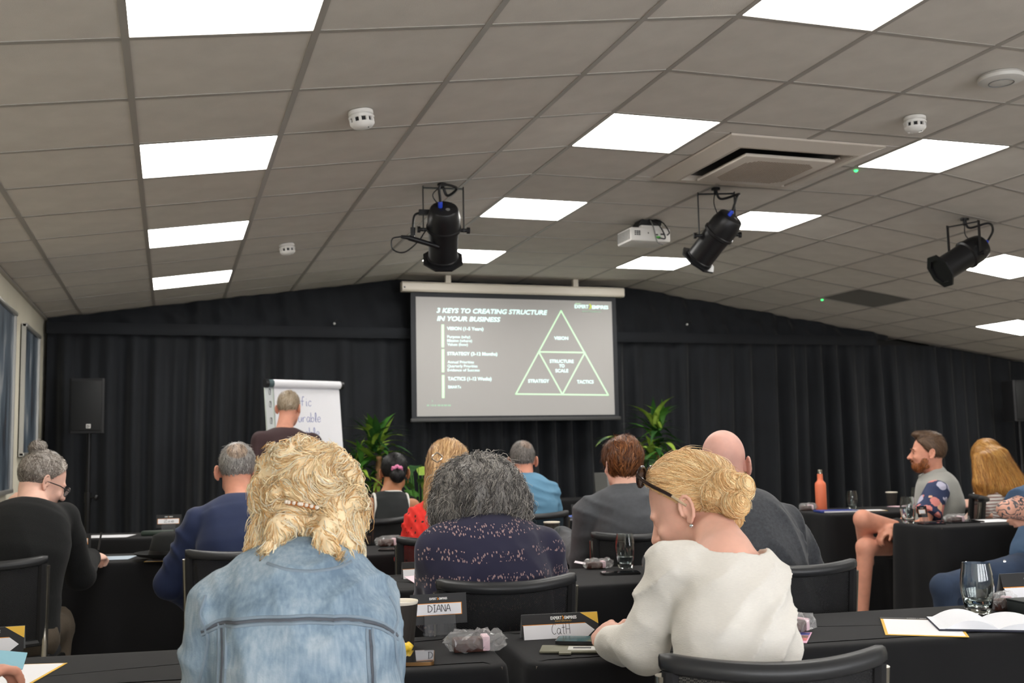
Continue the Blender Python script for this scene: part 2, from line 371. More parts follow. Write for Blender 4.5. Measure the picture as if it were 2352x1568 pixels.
def sline(a, b, w=13):
    a, b = np.array(a, float), np.array(b, float); d = (b-a)/np.linalg.norm(b-a); n = np.array([-d[1], d[0]])*w/2; a -= d*4; b += d*4
    flat('slide_line', [a+n, a-n, b-n, b+n], m_lg)
A, B, C_, D, E_, G_ = (1604,386), (1176,1174), (2051,1184), (1393,775), (1830,782), (1617,1178)
for q in ((A,B), (A,C_), (B,C_), (D,E_), (D,G_), (G_,E_)): sline(*q)
for i, (x, w) in enumerate(((332,22), (368,8), (382,16), (404,18), (432,30), (468,20), (494,30), (530,30))): flat('slide_small_print', [(x,1274),(x+w,1274),(x+w,1290),(x,1290)], m_ld)
for i in range(4): sline((1736+i*14, 322-3*(i % 2)), (1748+i*14, 314+3*(i % 2)), 4)
# ------------------------------------------------------------------ pictures on the left wall
def picture(y0, y1, z0, z1, label, seed):
    t = thing('wall_picture', label, 'picture', (XW0+.02, (y0+y1)/2, (z0+z1)/2)); w, h = y1-y0, z1-z0
    m = bpy.data.materials.new('picture_print'); m.use_nodes = True; N, L, b = nodes(m)
    tc = N.new('ShaderNodeTexCoord'); mp = N.new('ShaderNodeMapping'); mp.inputs['Scale'].default_value = (1, 3.2, .9); mp.inputs['Location'].default_value = (seed, seed*2, 0)
    n = N.new('ShaderNodeTexNoise'); n.inputs['Scale'].default_value = 2.2; n.inputs['Detail'].default_value = 3; r = N.new('ShaderNodeValToRGB')
    e = r.color_ramp.elements; e[0].position = .35; e[0].color = lin((44,52,62))+(1,); e[1].position = .62; e[1].color = lin((96,108,120))+(1,)
    x = r.color_ramp.elements.new(.72); x.color = lin((176,178,180))+(1,); x = r.color_ramp.elements.new(.28); x.color = lin((92,72,66))+(1,)
    L.new(tc.outputs['Object'], mp.inputs[0]); L.new(mp.outputs[0], n.inputs['Vector']); L.new(n.outputs['Fac'], r.inputs[0]); L.new(r.outputs[0], b.inputs['Base Color']); b.inputs['Roughness'].default_value = .35
    MB().box((0, 0, 0), (.012, w-.03, h-.03)).build('print', m, t, smooth=False)
    mf = M('silver_frame', (178,176,170), .35, metal=.6); f = MB()
    for s in (-1, 1): f.box((.004, s*(w/2-.012), 0), (.03, .024, h)); f.box((.008, 0, s*(h/2-.014)), (.036, w, .028), bev=.006)
    f.build('frame', mf, t)
picture(6.95, 7.83, 1.015, 2.225, 'large framed dark blue print on the left wall, nearer the tables', 3)
picture(8.32, 9.22, 1.255, 2.212, 'narrow framed dark print on the left wall next to the curtain', 8)
# ------------------------------------------------------------------ things on the ceiling
m_metal = M('black_metal', (26,26,28), .38, metal=.3); m_white = M('white_plastic', (226,224,220), .4); m_blue = M('blue_connector', (38,70,200), .4)
m_chrome = M('chrome', (200,200,196), .14, metal=1); m_grey = M('grey_plastic', (120,120,118), .5)
# air conditioning cassette
t = thing('air_conditioner', 'large square ceiling air conditioning cassette with four slots and central grille', 'air conditioner', (AC[0], AC[1], HC))
m_ac = M('ac_plastic', (200,191,180), .5)
ring = lambda h, z: [(-h,-h,z),(h,-h,z),(h,h,z),(-h,h,z)]
V = ring(.475, 0)+ring(.475, -.012)+ring(.375, -.040)+ring(.352, -.038)+ring(.345, -.002); F = []
for k in range(4):
    for j in range(4): F.append([k*4+j, k*4+(j+1) % 4, (k+1)*4+(j+1) % 4, (k+1)*4+j])
MB().add(V, F).build('surround', m_ac, t, smooth=False)
MB().box((0, 0, -.004), (.69, .69, .004)).build('slot_backing', m_black, t, smooth=False)
MB().box((0, 0, -.050), (.57, .57, .022), bev=.012).build('panel', m_ac, t)
for k in range(4):
    R = rotm('Z', k*math.pi/2); MB().box(R@np.array([0, -.335, -.022]), (.5, .012, .004), R@rotm('X', .9)).build('louvre', m_ac, t, smooth=False)
m = MB()
for i in range(26):
    for j in range(26):
        x, y = -.21+i*.0168, -.21+j*.0168
        if abs(x)+abs(y) < .37: m.box((x, y, -.0615), (.010, .010, .002))
m.build('grille', M('ac_grille', (142,128,114), .8), t, smooth=False, kind='stuff')
# smoke detectors, access point, status leds
sm0 = None
for (x, y, lab) in ((.748, 4.36, 'white round smoke detector on the left slope beside the second light panel'), (.747, 7.36, 'white round smoke detector on the left slope further towards the curtain'), (3.53, 4.33, 'white round smoke detector on the flat ceiling beside the air conditioner')):
    t = thing('smoke_detector', lab, 'smoke detector', (x, y, cz(x)), group='smoke detectors'); t.rotation_euler = (0, -AL if x < XR else 0, 0)
    MB().lathe([(.048, 0), (.053, -.004), (.053, -.018), (.046, -.022), (.046, -.026), (.055, -.028), (.054, -.036)], n=30).build('base', m_white, t)
    MB().lathe([(.044, -.034), (.044, -.054)], n=24).build('chamber', m_black, t)
    m = MB()
    for k in range(10):
        a = k*math.pi/5; m.box((.048*math.cos(a), .048*math.sin(a), -.045), (.008, .012, .024), rotm('Z', a))
    m.build('ribs', m_white, t, smooth=False)
    MB().lathe([(.052, -.054), (.051, -.060), (.040, -.072), (.02, -.078), (0, -.079)], n=30).build('cap', m_white, t)
    MB().box((.02, -.02, -.0775), (.004, .004, .003)).build('indicator', m_black, t)
x = 3.507; t = thing('wifi_access_point', 'flat white round disc mounted on the ceiling near the front light panel', 'access point', (x, 3.72, cz(x)))
MB().lathe([(.09, 0), (.098, -.012), (.095, -.026), (.07, -.034), (0, -.036)], n=40).build('shell', M('offwhite_plastic', (205,203,198), .45), t)
MB().lathe([(.05, -.0345), (.05, -.0375), (.054, -.0375), (.054, -.0345)], n=40).build('ring', m_grey, t)
m_led = M('green_led', (60,255,120), .3, emit=2)
for (x, y, lab) in ((3.883, 5.306, 'tiny green indicator light beside the air conditioner'), (6.048, 8.9, 'tiny green indicator light next to the dark ceiling grille')):
    o = MB().lathe([(.011, .002), (.011, -.004), (.006, -.008), (0, -.009)], (x, y, cz(x)-.002), n=14).build('indicator_light', m_led); tag(o, lab, 'indicator')
# stage spotlights
def par(hang, piv, d, L, label, hw, hdir, drop, extra=False):
    hang, piv, d = np.array(hang, float), np.array(piv, float), np.array(d, float); d /= np.linalg.norm(d); hdir = np.array(hdir, float); hdir /= np.linalg.norm(hdir)
    t = thing('stage_spotlight', label, 'spotlight', hang, group='black stage spotlights on the ceiling'); B = hang
    top = piv+np.array([0, 0, drop])
    MB().lathe([(.028, 0), (.028, -.012), (.012, -.014), (.012, -max(.02, hang[2]-top[2])-.006)], hang, n=16).build('ceiling_mount', m_metal, t, loc=B)
    y = MB(); n_ = np.cross(hdir, (0, 0, 1)); R = np.stack([hdir, n_, np.array([0, 0, 1.])], 1)
    y.box(top, (2*hw, .026, .005), R)
    for s in (-1, 1): y.box(top+hdir*s*hw-np.array([0, 0, drop/2]), (.005, .026, drop+.02), R)
    y.build('yoke', m_metal, t, loc=B)
    for s in (-1, 1): MB().cyl(piv+hdir*s*(hw-.02), piv+hdir*s*(hw+.03), .011, n=12).cyl(piv+hdir*s*(hw+.018), piv+hdir*s*(hw+.035), .019, n=8).build('pivot_knob', m_metal, t, loc=B)
    bk = piv-d*L*.42; r = .095
    MB().lathe([(.076, 0), (.081, .006), (.094, .06), (r, .12), (.101, .124), (.101, .14), (r, .144), (.089, .148), (.086, .20), (.086, L-.02), (.092, L-.016), (.092, L)], bk, d, 36).build('can', m_metal, t, loc=B)
    MB().lathe([(0, -.004), (.070, -.004), (.076, 0)], bk, d, 30).build('rear_plate', m_black, t, loc=B)
    x_, y_, _ = frame_of(d); up = np.array([0, 0, 1.]); uu = up-d*(up@d); uu /= np.linalg.norm(uu); vv = np.cross(d, uu)
    m = MB(); c = bk+d*L; k = 8; ro, ri = .125, .088
    V = []; 
    for zz in (0, .012):
        for j in range(k): a = 2*math.pi*(j+.5)/k; V.append(c+d*zz+ro*(math.cos(a)*uu+math.sin(a)*vv))
        for j in range(k): a = 2*math.pi*(j+.5)/k; V.append(c+d*zz+ri*(math.cos(a)*uu+math.sin(a)*vv))
    F = []
    for j in range(k):
        q = (j+1) % k; F += [[j, q, k+q, k+j], [2*k+j, 3*k+j, 3*k+q, 2*k+q], [j, 2*k+j, 2*k+q, q], [k+j, k+q, 3*k+q, 3*k+j]]
    m.add(V, F).build('colour_frame', m_metal, t, loc=B, smooth=False)
    MB().lathe([(0, L-.01), (.084, L-.01)], bk, d, 30).build('lens', M('lens_glass', (235,235,230), .2), t, loc=B)
    MB().lathe([(.013, -.004), (.013, -.035), (.009, -.04), (0, -.04)], bk+uu*.008+vv*-.022, d, 12).build('power_plug', m_blue, t, loc=B)
    MB().lathe([(.010, -.003), (.013, -.006), (.013, -.008), (0, -.009)], bk+uu*-.02+vv*.02, d, 14).build('rear_badge', m_grey, t, loc=B)
    e = bk+uu*.008+vv*-.022-d*.04
    MB().tube(spline([e, e-d*.05+up*.05, (e+hang)/2+hdir*.09+up*.03, hang+hdir*.03-up*.07, hang-up*.005]), .008, 8).build('power_cable', m_black, t, loc=B)
    MB().tube(spline([hang-up*.01, (hang+bk)/2-hdir*.06, bk+uu*.08+d*.06]), .0035, 6).build('safety_wire', m_black, t, loc=B)
    if extra:
        a = piv-hdir*(hw+.01)+up*.10; MB().box((a+piv+up*.10)/2, (hw+.04, .03, .03), R).build('bracket_arm', m_metal, t, loc=B)
        MB().tube(spline([a, a-hdir*.04-up*.02, a-hdir*.05-up*.10, a-hdir*.045-up*.17]), .007, 8).cyl(a-hdir*.05-up*.09, a-hdir*.05-up*.135, .015, n=12).build('microphone_stand', m_metal, t, loc=B)
        MB().cyl(a-hdir*.075-up*.15, a+hdir*.10-up*.20, .016, .014, n=14).cyl(a-hdir*.12-up*.145, a-hdir*.075-up*.15, .009, .013, n=12).build('clip_microphone', m_metal, t, loc=B)
        q = [a-hdir*.12-up*.145, a-hdir*.17-up*.16, a-hdir*.165-up*.22, a-hdir*.10-up*.235, a-hdir*.02-up*.17, a+hdir*.03-up*.10, piv+up*.10]
        MB().tube(spline(q), .0045, 6).build('microphone_cable', m_black, t, loc=B)
hv = (.97, -.24, 0)
par((1.485, 5.89, cz(1.485)), W(1019, 528, 5.9), (.05, .24, -.24), .35, 'black stage spotlight with a clamped-on microphone arm, hanging left of the projector', .118, (.99, -.1, 0), .245, True)
par((3.267, 5.90, HC), W(1648, 540, 5.9), (-.11, .23, -.225), .35, 'black stage spotlight hanging just below the air conditioner', .115, (.95, -.3, 0), .265)
par((5.173, 5.90, cz(5.173)), W(2216, 588, 5.9), (-.316, .05, -.18), .36, 'black stage spotlight hanging from the right ceiling slope, tilted towards the screen', .112, (.35, -.94, 0), .22)
# projector
c = W(1478, 546, 6.92); t = thing('projector', 'white data projector hung from a black ceiling bracket', 'projector', (c[0], c[1], HC)); B = np.array([c[0], c[1], HC])
pz = c[2]; MB().box((c[0], c[1], pz), (.31, .25, .10), bev=.014).build('body', m_white, t, loc=B)
m = MB()
for k in range(9): m.box((c[0]-.156, c[1]-.10+k*.025, pz), (.004, .012, .07))
m.build('side_vents', m_grey, t, loc=B, smooth=False)
m = MB()
for k in range(3):
    for j in range(3): m.box((c[0]-.12+k*.016, c[1]-.126, pz+.02-j*.012), (.012, .004, .008))
m.build('rear_vents', m_black, t, loc=B, smooth=False)
for dx, dz, w in ((-.02, .01, .006), (.045, .0, .02), (.09, .005, .03), (.06, -.025, .02)): MB().box((c[0]+dx, c[1]-.126, pz+dz), (w, .004, .01)).build('socket', m_black, t, loc=B)
MB().box((c[0]+.02, c[1]-.02, pz+.06), (.16, .16, .02)).build('mount_plate', m_white, t, loc=B)
MB().prism([(-.10, -.015), (-.03, .09), (.05, .09), (.10, .04), (.09, -.015)], .12, (c[0]+.02, c[1]+.06, pz+.07), (1, 0, 0), (0, 0, 1)).build('ceiling_bracket', m_black, t, loc=B)
MB().cyl((c[0]+.02, c[1], pz+.14), (c[0]+.02, c[1], HC-.001), .03, n=14).build('mount_pole', m_black, t, loc=B)
for k, q in enumerate(([(.02,-.03,.14),(.10,-.10,.10),(.13,-.15,.02),(.13,-.125,.0)], [(.0,-.03,.14),(.06,-.12,.08),(.09,-.17,-.03),(.05,-.13,-.02)], [(.03,-.03,.15),(.02,-.13,.05),(.02,-.18,-.06),(.07,-.17,-.08)])):
    MB().tube(spline([np.array([c[0], c[1], pz])+np.array(p) for p in q]), .005, 6).build('cable', m_black if k < 2 else m_grey, t, loc=B)
MB().box((c[0]+.05, c[1]-.135, pz-.02), (.03, .018, .012)).build('green_plug', M('green_plastic', (70,170,60), .5), t, loc=B)
# ------------------------------------------------------------------ loudspeakers
def speaker(x, y, rz, label, knob):
    t = thing('loudspeaker', label, 'loudspeaker', (x, y, 1.43), rz, 'loudspeakers on poles'); w, h, d = .265, .435, .27
    poly = [(-w/2, -d/2+.015), (-w/2+.015, -d/2), (w/2-.015, -d/2), (w/2, -d/2+.015), (w/2-.045, d/2), (-w/2+.045, d/2)]
    MB().prism(poly, h).build('cabinet', M('speaker_black', (30,30,32), .6), t)
    MB().box((0, -d/2-.004, h/2), (w-.035, .012, h-.04), bev=.006).build('front_grille', M('speaker_grille', (24,25,26), .55, bump=.4, bs=900), t)
    MB().box((.02, -d/2-.0115, .055), (.034, .003, .034)).build('badge', m_white, t)
    text_on('badge_letters', 'EV', m_black, t, (.009, -d/2-.0135, .043), EX, EZ, .023, .022, .03)
    s = thing('speaker_stand', 'black pole stand carrying the loudspeaker '+knob, 'stand', (x, y, 0))
    MB().cyl((0, 0, .75), (0, 0, 1.43), .0175, n=16).build('pole', m_metal, s)
    MB().cyl((0, 0, .12), (0, 0, .95), .022, n=16).cyl((0, 0, .88), (0, 0, .96), .028, n=16).build('lower_pole', m_metal, s)
    MB().cyl((.02, -.01, .92), (.06, -.03, .92), .008, n=10).lathe([(.0, 0), (.024, .004), (.026, .014), (.018, .026), (0, .028)], (.055, -.028, .92), (.9, -.45, 0), 14).build('knob', m_metal, s)
    for k in range(3):
        a = math.radians(30+120*k); MB().tube([(0, 0, .62), ((.36*math.cos(a)), (.36*math.sin(a)), .012)], .011, 8).build('leg', m_metal, s)
speaker(-.62, 9.22, -.12, 'black loudspeaker on a pole beside the left wall', 'by the left wall')
speaker(8.70, 9.3, -.12, 'black loudspeaker on a pole at the right end of the curtain', 'at the curtain\'s right end')
# ------------------------------------------------------------------ handwriting
GL = {'S':[[(.8,.85),(.5,1),(.2,.85),(.25,.6),(.65,.4),(.75,.15),(.4,0),(.1,.12)]], 'p':[[(.1,.5),(.12,-.45)],[(.1,.3),(.4,.55),(.6,.3),(.4,.02),(.12,.1)]], 'e':[[(.1,.28),(.55,.32),(.45,.55),(.2,.5),(.08,.2),(.3,0),(.6,.12)]], 'c':[[(.55,.45),(.35,.55),(.1,.28),(.25,0),(.55,.08)]],
 'i':[[(.2,.5),(.2,.05),(.3,0)],[(.2,.72),(.22,.76)]], 'f':[[(.55,.95),(.35,1),(.25,.7),(.22,0)],[(.02,.52),(.5,.52)]], 'M':[[(.05,0),(.12,1),(.45,.4),(.8,1),(.9,0)]], 'a':[[(.5,.48),(.25,.55),(.06,.25),(.25,0),(.5,.25),(.52,.5),(.52,.08),(.66,0)]], 's':[[(.5,.48),(.2,.5),(.2,.32),(.48,.2),(.3,0),(.06,.06)]],
 'u':[[(.08,.5),(.1,.08),(.35,.02),(.5,.3),(.52,.5),(.55,.02)]], 'r':[[(.1,.5),(.12,0)],[(.12,.3),(.3,.52),(.5,.48)]], 'b':[[(.1,1),(.1,.02)],[(.1,.3),(.4,.52),(.55,.25),(.35,0),(.1,.1)]], 'l':[[(.12,0.05),(.3,.6),(.25,1),(.12,.8),(.15,.1),(.35,0)]], 'A':[[(.0,0),(.4,1),(.75,0)],[(.15,.38),(.6,.38)]], 'h':[[(.1,1),(.1,0)],[(.1,.3),(.35,.52),(.5,.35),(.52,0)]], 'v':[[(.05,.5),(.28,0),(.5,.5)]],
 'D':[[(.1,0),(.12,.95)],[(.0,.95),(.5,.9),(.8,.5),(.5,.08),(.0,.02)]], 'I':[[(.3,0),(.3,1)],[(.1,1),(.5,1)],[(.1,0),(.5,0)]], 'N':[[(.1,0),(.1,1),(.7,0),(.7,1)]], 'C':[[(.65,.85),(.45,1),(.15,.6),(.15,.2),(.4,0),(.65,.12)]], 't':[[(.3,.9),(.28,.1),(.42,0)],[(.08,.6),(.52,.62)]], 'H':[[(.1,0),(.1,1)],[(.6,0),(.6,1)],[(.1,.45),(.6,.45)]], 'F':[[(.2,0),(.2,.95),(.7,1)],[(.2,.5),(.6,.52)]], 'Z':[[(.05,.9),(.7,.95),(.05,.05),(.75,.05)]], 'o':[[(.3,.52),(.08,.25),(.3,0),(.52,.25),(.3,.52)]], 'R':[[(.1,0),(.1,1),(.5,.95),(.5,.6),(.12,.5),(.65,0)]]}
WD = {'M':1.0,'D':.9,'S':.9,'A':.8,'I':.6,'i':.38,'l':.4,'t':.55,'N':.85,'C':.75,'H':.75,'F':.7,'Z':.8}
def handwrite(name, s, mat, parent, O, X, Y, width, h, r):
    O, X, Y = (np.asarray(v, float) for v in (O, X, Y)); Z = np.cross(X, Y); tot = sum(WD.get(ch, .66) for ch in s); k = width/tot; x = 0; m = MB()
    for ch in s:
        for st in GL[ch]:
            pts = spline([(p[0]*k+x, p[1]*h, 0) for p in st], 5)
            m.tube([O+X*p[0]+Y*p[1]+Z*r*.35 for p in pts], r, 4)
        x += WD.get(ch, .66)*k
    return m.build(name, mat, parent)
# ------------------------------------------------------------------ flip chart
pL, pR = W(605, 880, 8.55), W(778, 887, 8.83); xd = pR-pL; xd[2] = 0; fw_ = np.linalg.norm(xd); xd /= fw_; nd = np.cross(xd, (0, 0, 1)); zt = 1.80
O = np.array([pL[0], pL[1], 0]); t = thing('flip_chart', 'flip chart easel with white paper handwritten in blue', 'flip chart', O)
up = np.array([0, 0, 1.])-nd*.12; up /= np.linalg.norm(up); F0 = O+np.array([0, 0, zt])
R = np.stack([xd, nd, up], 1)
def fc(x, y, n=0): return F0+xd*x+up*y+nd*n
m_paper = M('paper', (232,232,236), .7, bump=.05, bs=8); m_hand = M('blue_marker', (62,84,170), .6); m_ink = M('black_ink', (30,30,34), .6)
MB().box(fc(fw_/2, -.46, .0), (fw_-.01, .012, .94), R).build('board', M('board_white', (205,215,205), .5), t, loc=O)
MB().box(fc(fw_/2+.035, -.45, .012), (fw_-.09, .008, .90), R).build('paper_pad', m_paper, t, loc=O)
MB().box(fc(.035, -.45, .012), (.06, .006, .90), R).build('paper_edge', M('paper_grey', (205,210,210), .7), t, loc=O)
MB().cyl(fc(.065, -.01, .03), fc(fw_-.01, -.01, .03), .032, n=20).build('paper_roll', m_paper, t, loc=O)
MB().cyl(fc(.025, -.01, .03), fc(.065, -.01, .03), .031, n=20).build('roll_band', M('teal_grey', (74,92,96), .5), t, loc=O)
for a in (-.005, fw_-.012): MB().cyl(fc(a, -.01, .028), fc(a+.028, -.01, .028), .034, n=20).build('end_cap', m_black, t, loc=O)
MB().cyl(fc(fw_-.01, .015, .01), fc(fw_+.03, .018, .01), .006, n=8).build('clamp_pin', m_white, t, loc=O)
for s, y, wd, x in (('Specific', -.185, .30, .115), ('Measurable', -.315, .38, .11), ('Achievable', -.435, .36, .11), ('Realistic', -.555, .30, .11)): 
    handwrite('handwriting', s, m_hand, t, fc(x, y, .0165)-O, xd, up, wd, .075, .0016)
for y in (-.10, -.2, -.33): handwrite('edge_marks', 'Cl', m_ink, t, fc(.03, y, .0155)-O, xd, up, .02, .05, .0015)
for x, n in ((.06, .0), (fw_-.06, .0)): MB().tube([fc(x, -.9, 0), (fc(x, -1.0, 0)[0]+nd[0]*.10, fc(x, -1, 0)[1]+nd[1]*.10, .01)], .013, 8).build('leg', m_metal, t, loc=O)
q = fc(fw_/2, -.1, -.01); MB().tube([q, (q[0]-nd[0]*.6, q[1]-nd[1]*.6, .01)], .013, 8).build('leg', m_metal, t, loc=O)
# ------------------------------------------------------------------ plants
m_leaf = M('leaf_green', (70,120,44), .4, var=.35, vs=18); m_leaf2 = M('leaf_light', (140,168,64), .4, var=.3, vs=14); m_leaf3 = M('leaf_dark', (38,78,34), .42, var=.4, vs=10); m_bark = M('bark', (150,112,76), .8, var=.3, vs=40)
def leaf_mesh(L, w, bend, mat, fold=.25):
    n = 9; V = []; F = []
    for i in range(n):
        t = i/(n-1); ww = w*math.sin(math.pi*min(1, .12+t*.88))**.7*(1-t**4); y = L*t*(1-.18*bend*t); z = -bend*L*.75*t**2+.05*L*t
        for s in (-1, 0, 1): V.append((s*ww, y*math.cos(bend*t*.4), z+(abs(s)*ww*fold)))
    for i in range(n-1):
        for j in range(2): F.append([i*3+j, i*3+j+1, (i+1)*3+j+1, (i+1)*3+j])
    return rawmesh('leaf', V, F, mat)
strap = [leaf_mesh(.34, .030, b, mt) for b, mt in ((.2, m_leaf2), (.6, m_leaf), (1.0, m_leaf), (.85, m_leaf2), (.4, m_leaf3), (1.15, m_leaf3))]
broad = [leaf_mesh(.24, .055, b, mt, .12) for b, mt in ((.3, m_leaf), (.8, m_leaf3), (.6, m_leaf2))]
def leaves(t, c, n, kinds, lo, hi, spread=.04, sc=(.8, 1.15), seed=0):
    r = random.Random(seed)
    for k in range(n):
        o = obj('leaf', r.choice(kinds), t); el = r.uniform(lo, hi); az = k*2.4+r.uniform(-.4, .4); s = r.uniform(*sc)
        o.location = (c[0]+r.uniform(-spread, spread)*.4, c[1]+r.uniform(-spread, spread)*.4, c[2]+(el-lo)/(hi-lo)*spread*2-spread)
        o.rotation_euler = (el, 0, az); o.scale = (s, s, s)
def pot(t, r, h, mat):
    MB().lathe([(r*.72, 0), (r, h), (r*1.02, h), (r*1.02, h-.0), (r*.92, h), (r*.9, h-.03), (0, h-.03)], n=28).build('pot', mat, t)
m_pot = M('dark_pot', (40,40,42), .5)
P = W(868, 1110, 9.36); t = thing('potted_dracaena', 'tall potted dracaena with arching strap leaves beside the flip chart', 'plant', (P[0], P[1], 0)); pot(t, .17, .34, m_pot)
MB().tube(spline([(0, 0, .3), (-.015, 0, .7), (.012, 0, 1.2)]), [.028]*9+[.026]*8 if False else .025, 10).build('trunk', m_bark, t)
MB().tube(spline([(-.08, .02, .3), (-.13, .02, .7), (-.15, 0, 1.02)]), .014, 8).build('trunk', m_bark, t)
leaves(t, (-.0, 0, 1.22), 60, strap, -.1, 1.35, .13, (.8, 1.25), 1); leaves(t, (-.17, 0, 1.05), 34, strap, -.2, 1.3, .10, (.6, .95), 2); leaves(t, (.0, 0, 1.0), 16, strap, -.3, .9, .06, (.4, .6), 12)
P = W(968, 1140, 8.85); t = thing('potted_lily', 'low potted plant with broad glossy leaves behind the seated women', 'plant', (P[0], P[1], 0)); pot(t, .14, .3, m_pot)
for k in range(16):
    a = k*2.4; h = .78+.36*((k*7) % 10)/10; x, y = .1*math.cos(a), .1*math.sin(a)
    MB().tube(spline([(0, 0, .27), (x*.5, y*.5, h*.6), (x, y, h)]), .004, 5).build('stem', m_leaf, t)
    o = obj('leaf', broad[k % 3], t); o.location = (x, y, h); o.rotation_euler = (.9-.08*(k % 9), 0, a-math.pi/2)
P = W(1512, 1110, 9.2); t = thing('potted_dracaena', 'potted dracaena with drooping dark strap leaves right of the screen', 'plant', (P[0], P[1], 0)); pot(t, .17, .34, m_pot)
MB().tube(spline([(0, 0, .3), (.01, 0, .7), (0, 0, 1.2)]), .024, 10).build('trunk', m_bark, t)
leaves(t, (0, 0, 1.32), 54, strap[1:], -.25, 1.45, .14, (.75, 1.15), 5); leaves(t, (0, 0, 1.05), 34, strap, -.6, 1.0, .12, (.7, 1.0), 6)
P = W(1447, 1140, 8.55); t = thing('potted_lily', 'broad-leaved plant in a tall grey tapered planter behind the auburn-haired man', 'plant', (P[0], P[1], 0))
MB().prism([(-.12, 0), (.12, 0), (.17, 1.02), (-.17, 1.02)], .28, (-.10, .14, 0), (1, 0, 0), (0, 0, 1)).build('planter', M('grey_planter', (120,120,118), .5), t)
for k in range(18):
    a = k*2.4; h = 1.08+.28*((k*7) % 10)/10; x, y = .11*math.cos(a), .11*math.sin(a)
    MB().tube(spline([(0, 0, 1.0), (x*.5, y*.5, h*.92), (x, y, h)]), .004, 5).build('stem', m_leaf, t)
    o = obj('leaf', broad[k % 3], t); o.location = (x, y, h); o.rotation_euler = (.8-.1*(k % 9), 0, a-math.pi/2); o.scale = (.95,)*3
# ------------------------------------------------------------------ draped tables
m_cloth = M('black_tablecloth', (19,19,21), .9, var=.12, vs=4, bump=.15, bs=700, sheen=.03, spec=.35)
m_wood = M('table_board', (90,80,70), .6)
def rrect(w, d, r, n=6):
    P = []
    for cx, cy_, a0 in ((w/2-r, d/2-r, 0), (-w/2+r, d/2-r, 90), (-w/2+r, -d/2+r, 180), (w/2-r, -d/2+r, 270)):
        for k in range(n+1): a = math.radians(a0+90*k/n); P.append((cx+r*math.cos(a), cy_+r*math.sin(a)))
    return np.array(P)
def resample(P, step):
    Q = np.vstack([P, P[:1]]); s = np.r_[0, np.cumsum(np.linalg.norm(np.diff(Q, axis=0), axis=1))]; n = int(s[-1]/step); u = np.linspace(0, s[-1], n, endpoint=False)
    return np.stack([np.interp(u, s, Q[:,0]), np.interp(u, s, Q[:,1])], -1), u, s[-1]
def table(c, w, d, rz, label, h=.74, seed=0):
    t = thing('draped_table', label, 'table', (c[0], c[1], 0), rz, 'tables under black cloths'); r = random.Random(seed)
    P, u, tot = resample(rrect(w, d, .05), .03); n = len(P); N_ = P/np.linalg.norm(P, axis=1)[:,None]
    ctr = np.clip(P, [-(w/2-.05), -(d/2-.05)], [w/2-.05, d/2-.05]); N_ = (P-ctr)/(np.linalg.norm(P-ctr, axis=1)[:,None]+1e-9)
    ph = [r.uniform(0, 6.28) for _ in range(3)]; kk = [2*math.pi*round(tot/.23)/tot, 2*math.pi*round(tot/.14)/tot, 2*math.pi*round(tot/.6)/tot]
    wave = np.sin(kk[0]*u+ph[0])*.6+np.sin(kk[1]*u+ph[1])*.3+np.sin(kk[2]*u+ph[2])*.5
    rows = [(-.06, h), (-.02, h), (-.006, h-.0015), (.0, h-.006), (.003, h-.016), (.004, h-.05), (.005, h-.15), (.007, h*.5), (.012, h*.2), (.014, .012)]
    V = []
    for k, (off, z) in enumerate(rows):
        amp = 0 if k < 5 else .022*((h-z)/h)**.8
        Q = P+N_*(off+amp*(wave+.6)/1.2)[:,None] if k >= 5 else P+N_*off
        V += [(q[0], q[1], z) for q in Q]
    F = [[k*n+j, k*n+(j+1) % n, (k+1)*n+(j+1) % n, (k+1)*n+j] for k in range(len(rows)-1) for j in range(n)]; F.append(list(range(n))[::-1])
    me = rawmesh('tablecloth', V, F, m_cloth); autosmooth(me, 60); obj('tablecloth', me, t)
    MB().box((0, 0, h-.018), (w-.03, d-.03, .025)).build('tabletop', m_wood, t)
    for sx in (-1, 1):
        for sy in (-1, 1): MB().cyl((sx*(w/2-.1), sy*(d/2-.08), 0), (sx*(w/2-.1), sy*(d/2-.08), h-.03), .016, n=8).build('leg', m_metal, t)
    return t
def tcorner(bl, rz, w, d, right=False):       # centre from a back corner
    a = math.radians(rz); x = np.array([math.cos(a), math.sin(a)]); n = np.array([-math.sin(a), math.cos(a)]); return np.array(bl)+x*(w/2)*(-1 if right else 1)-n*d/2
def tab(corner, rz, w, d, label, right=False, seed=0, h=.74): c = tcorner(corner, rz, w, d, right); return table(c, w, d, math.radians(rz), label, h, seed)
tab((.825, 2.915), -7, 1.72, .46, 'black-draped table where the woman in denim sits', True, 1)
tab((.86, 2.925), -5.2, 2.05, .49, 'black-draped table with the name card reading Cath', False, 2)
tab((1.17, 4.40), -3, .60, .52, 'black-draped table with the folded card behind the denim jacket', True, 3)
tab((1.225, 4.29), -2, 1.2, .56, 'black-draped table before the grey curly-haired woman and the bald man', False, 4)
tab((.56, 5.90), -9, 1.45, .50, 'black-draped table where the woman with the hair bun writes', True, 5)
tab((.52, 7.36), -17, 1.40, .50, 'empty black-draped table with a white sheet, beside the left loudspeaker', True, 6)
tab((1.575, 5.78), -1.5, .90, .53, 'black-draped table before the woman in red', True, 7)
tab((1.645, 5.78), -1.5, 1.35, .58, 'black-draped table before the man in the grey blazer', False, 8)
tab((2.065, 7.52), 0, 1.27, .5, 'black-draped table before the woman in the black sleeveless top', True, 9)
tab((2.13, 7.52), 0, 1.35, .5, 'black-draped table before the man in the blue shirt', False, 10)
tab((4.285, 5.70), 0, 1.5, .47, 'black-draped table with a small acrylic card stand and a tablet', False, 11)
tab((4.42, 7.19), 0, 1.24, .66, 'black-draped table carrying the orange bottle', False, 12)
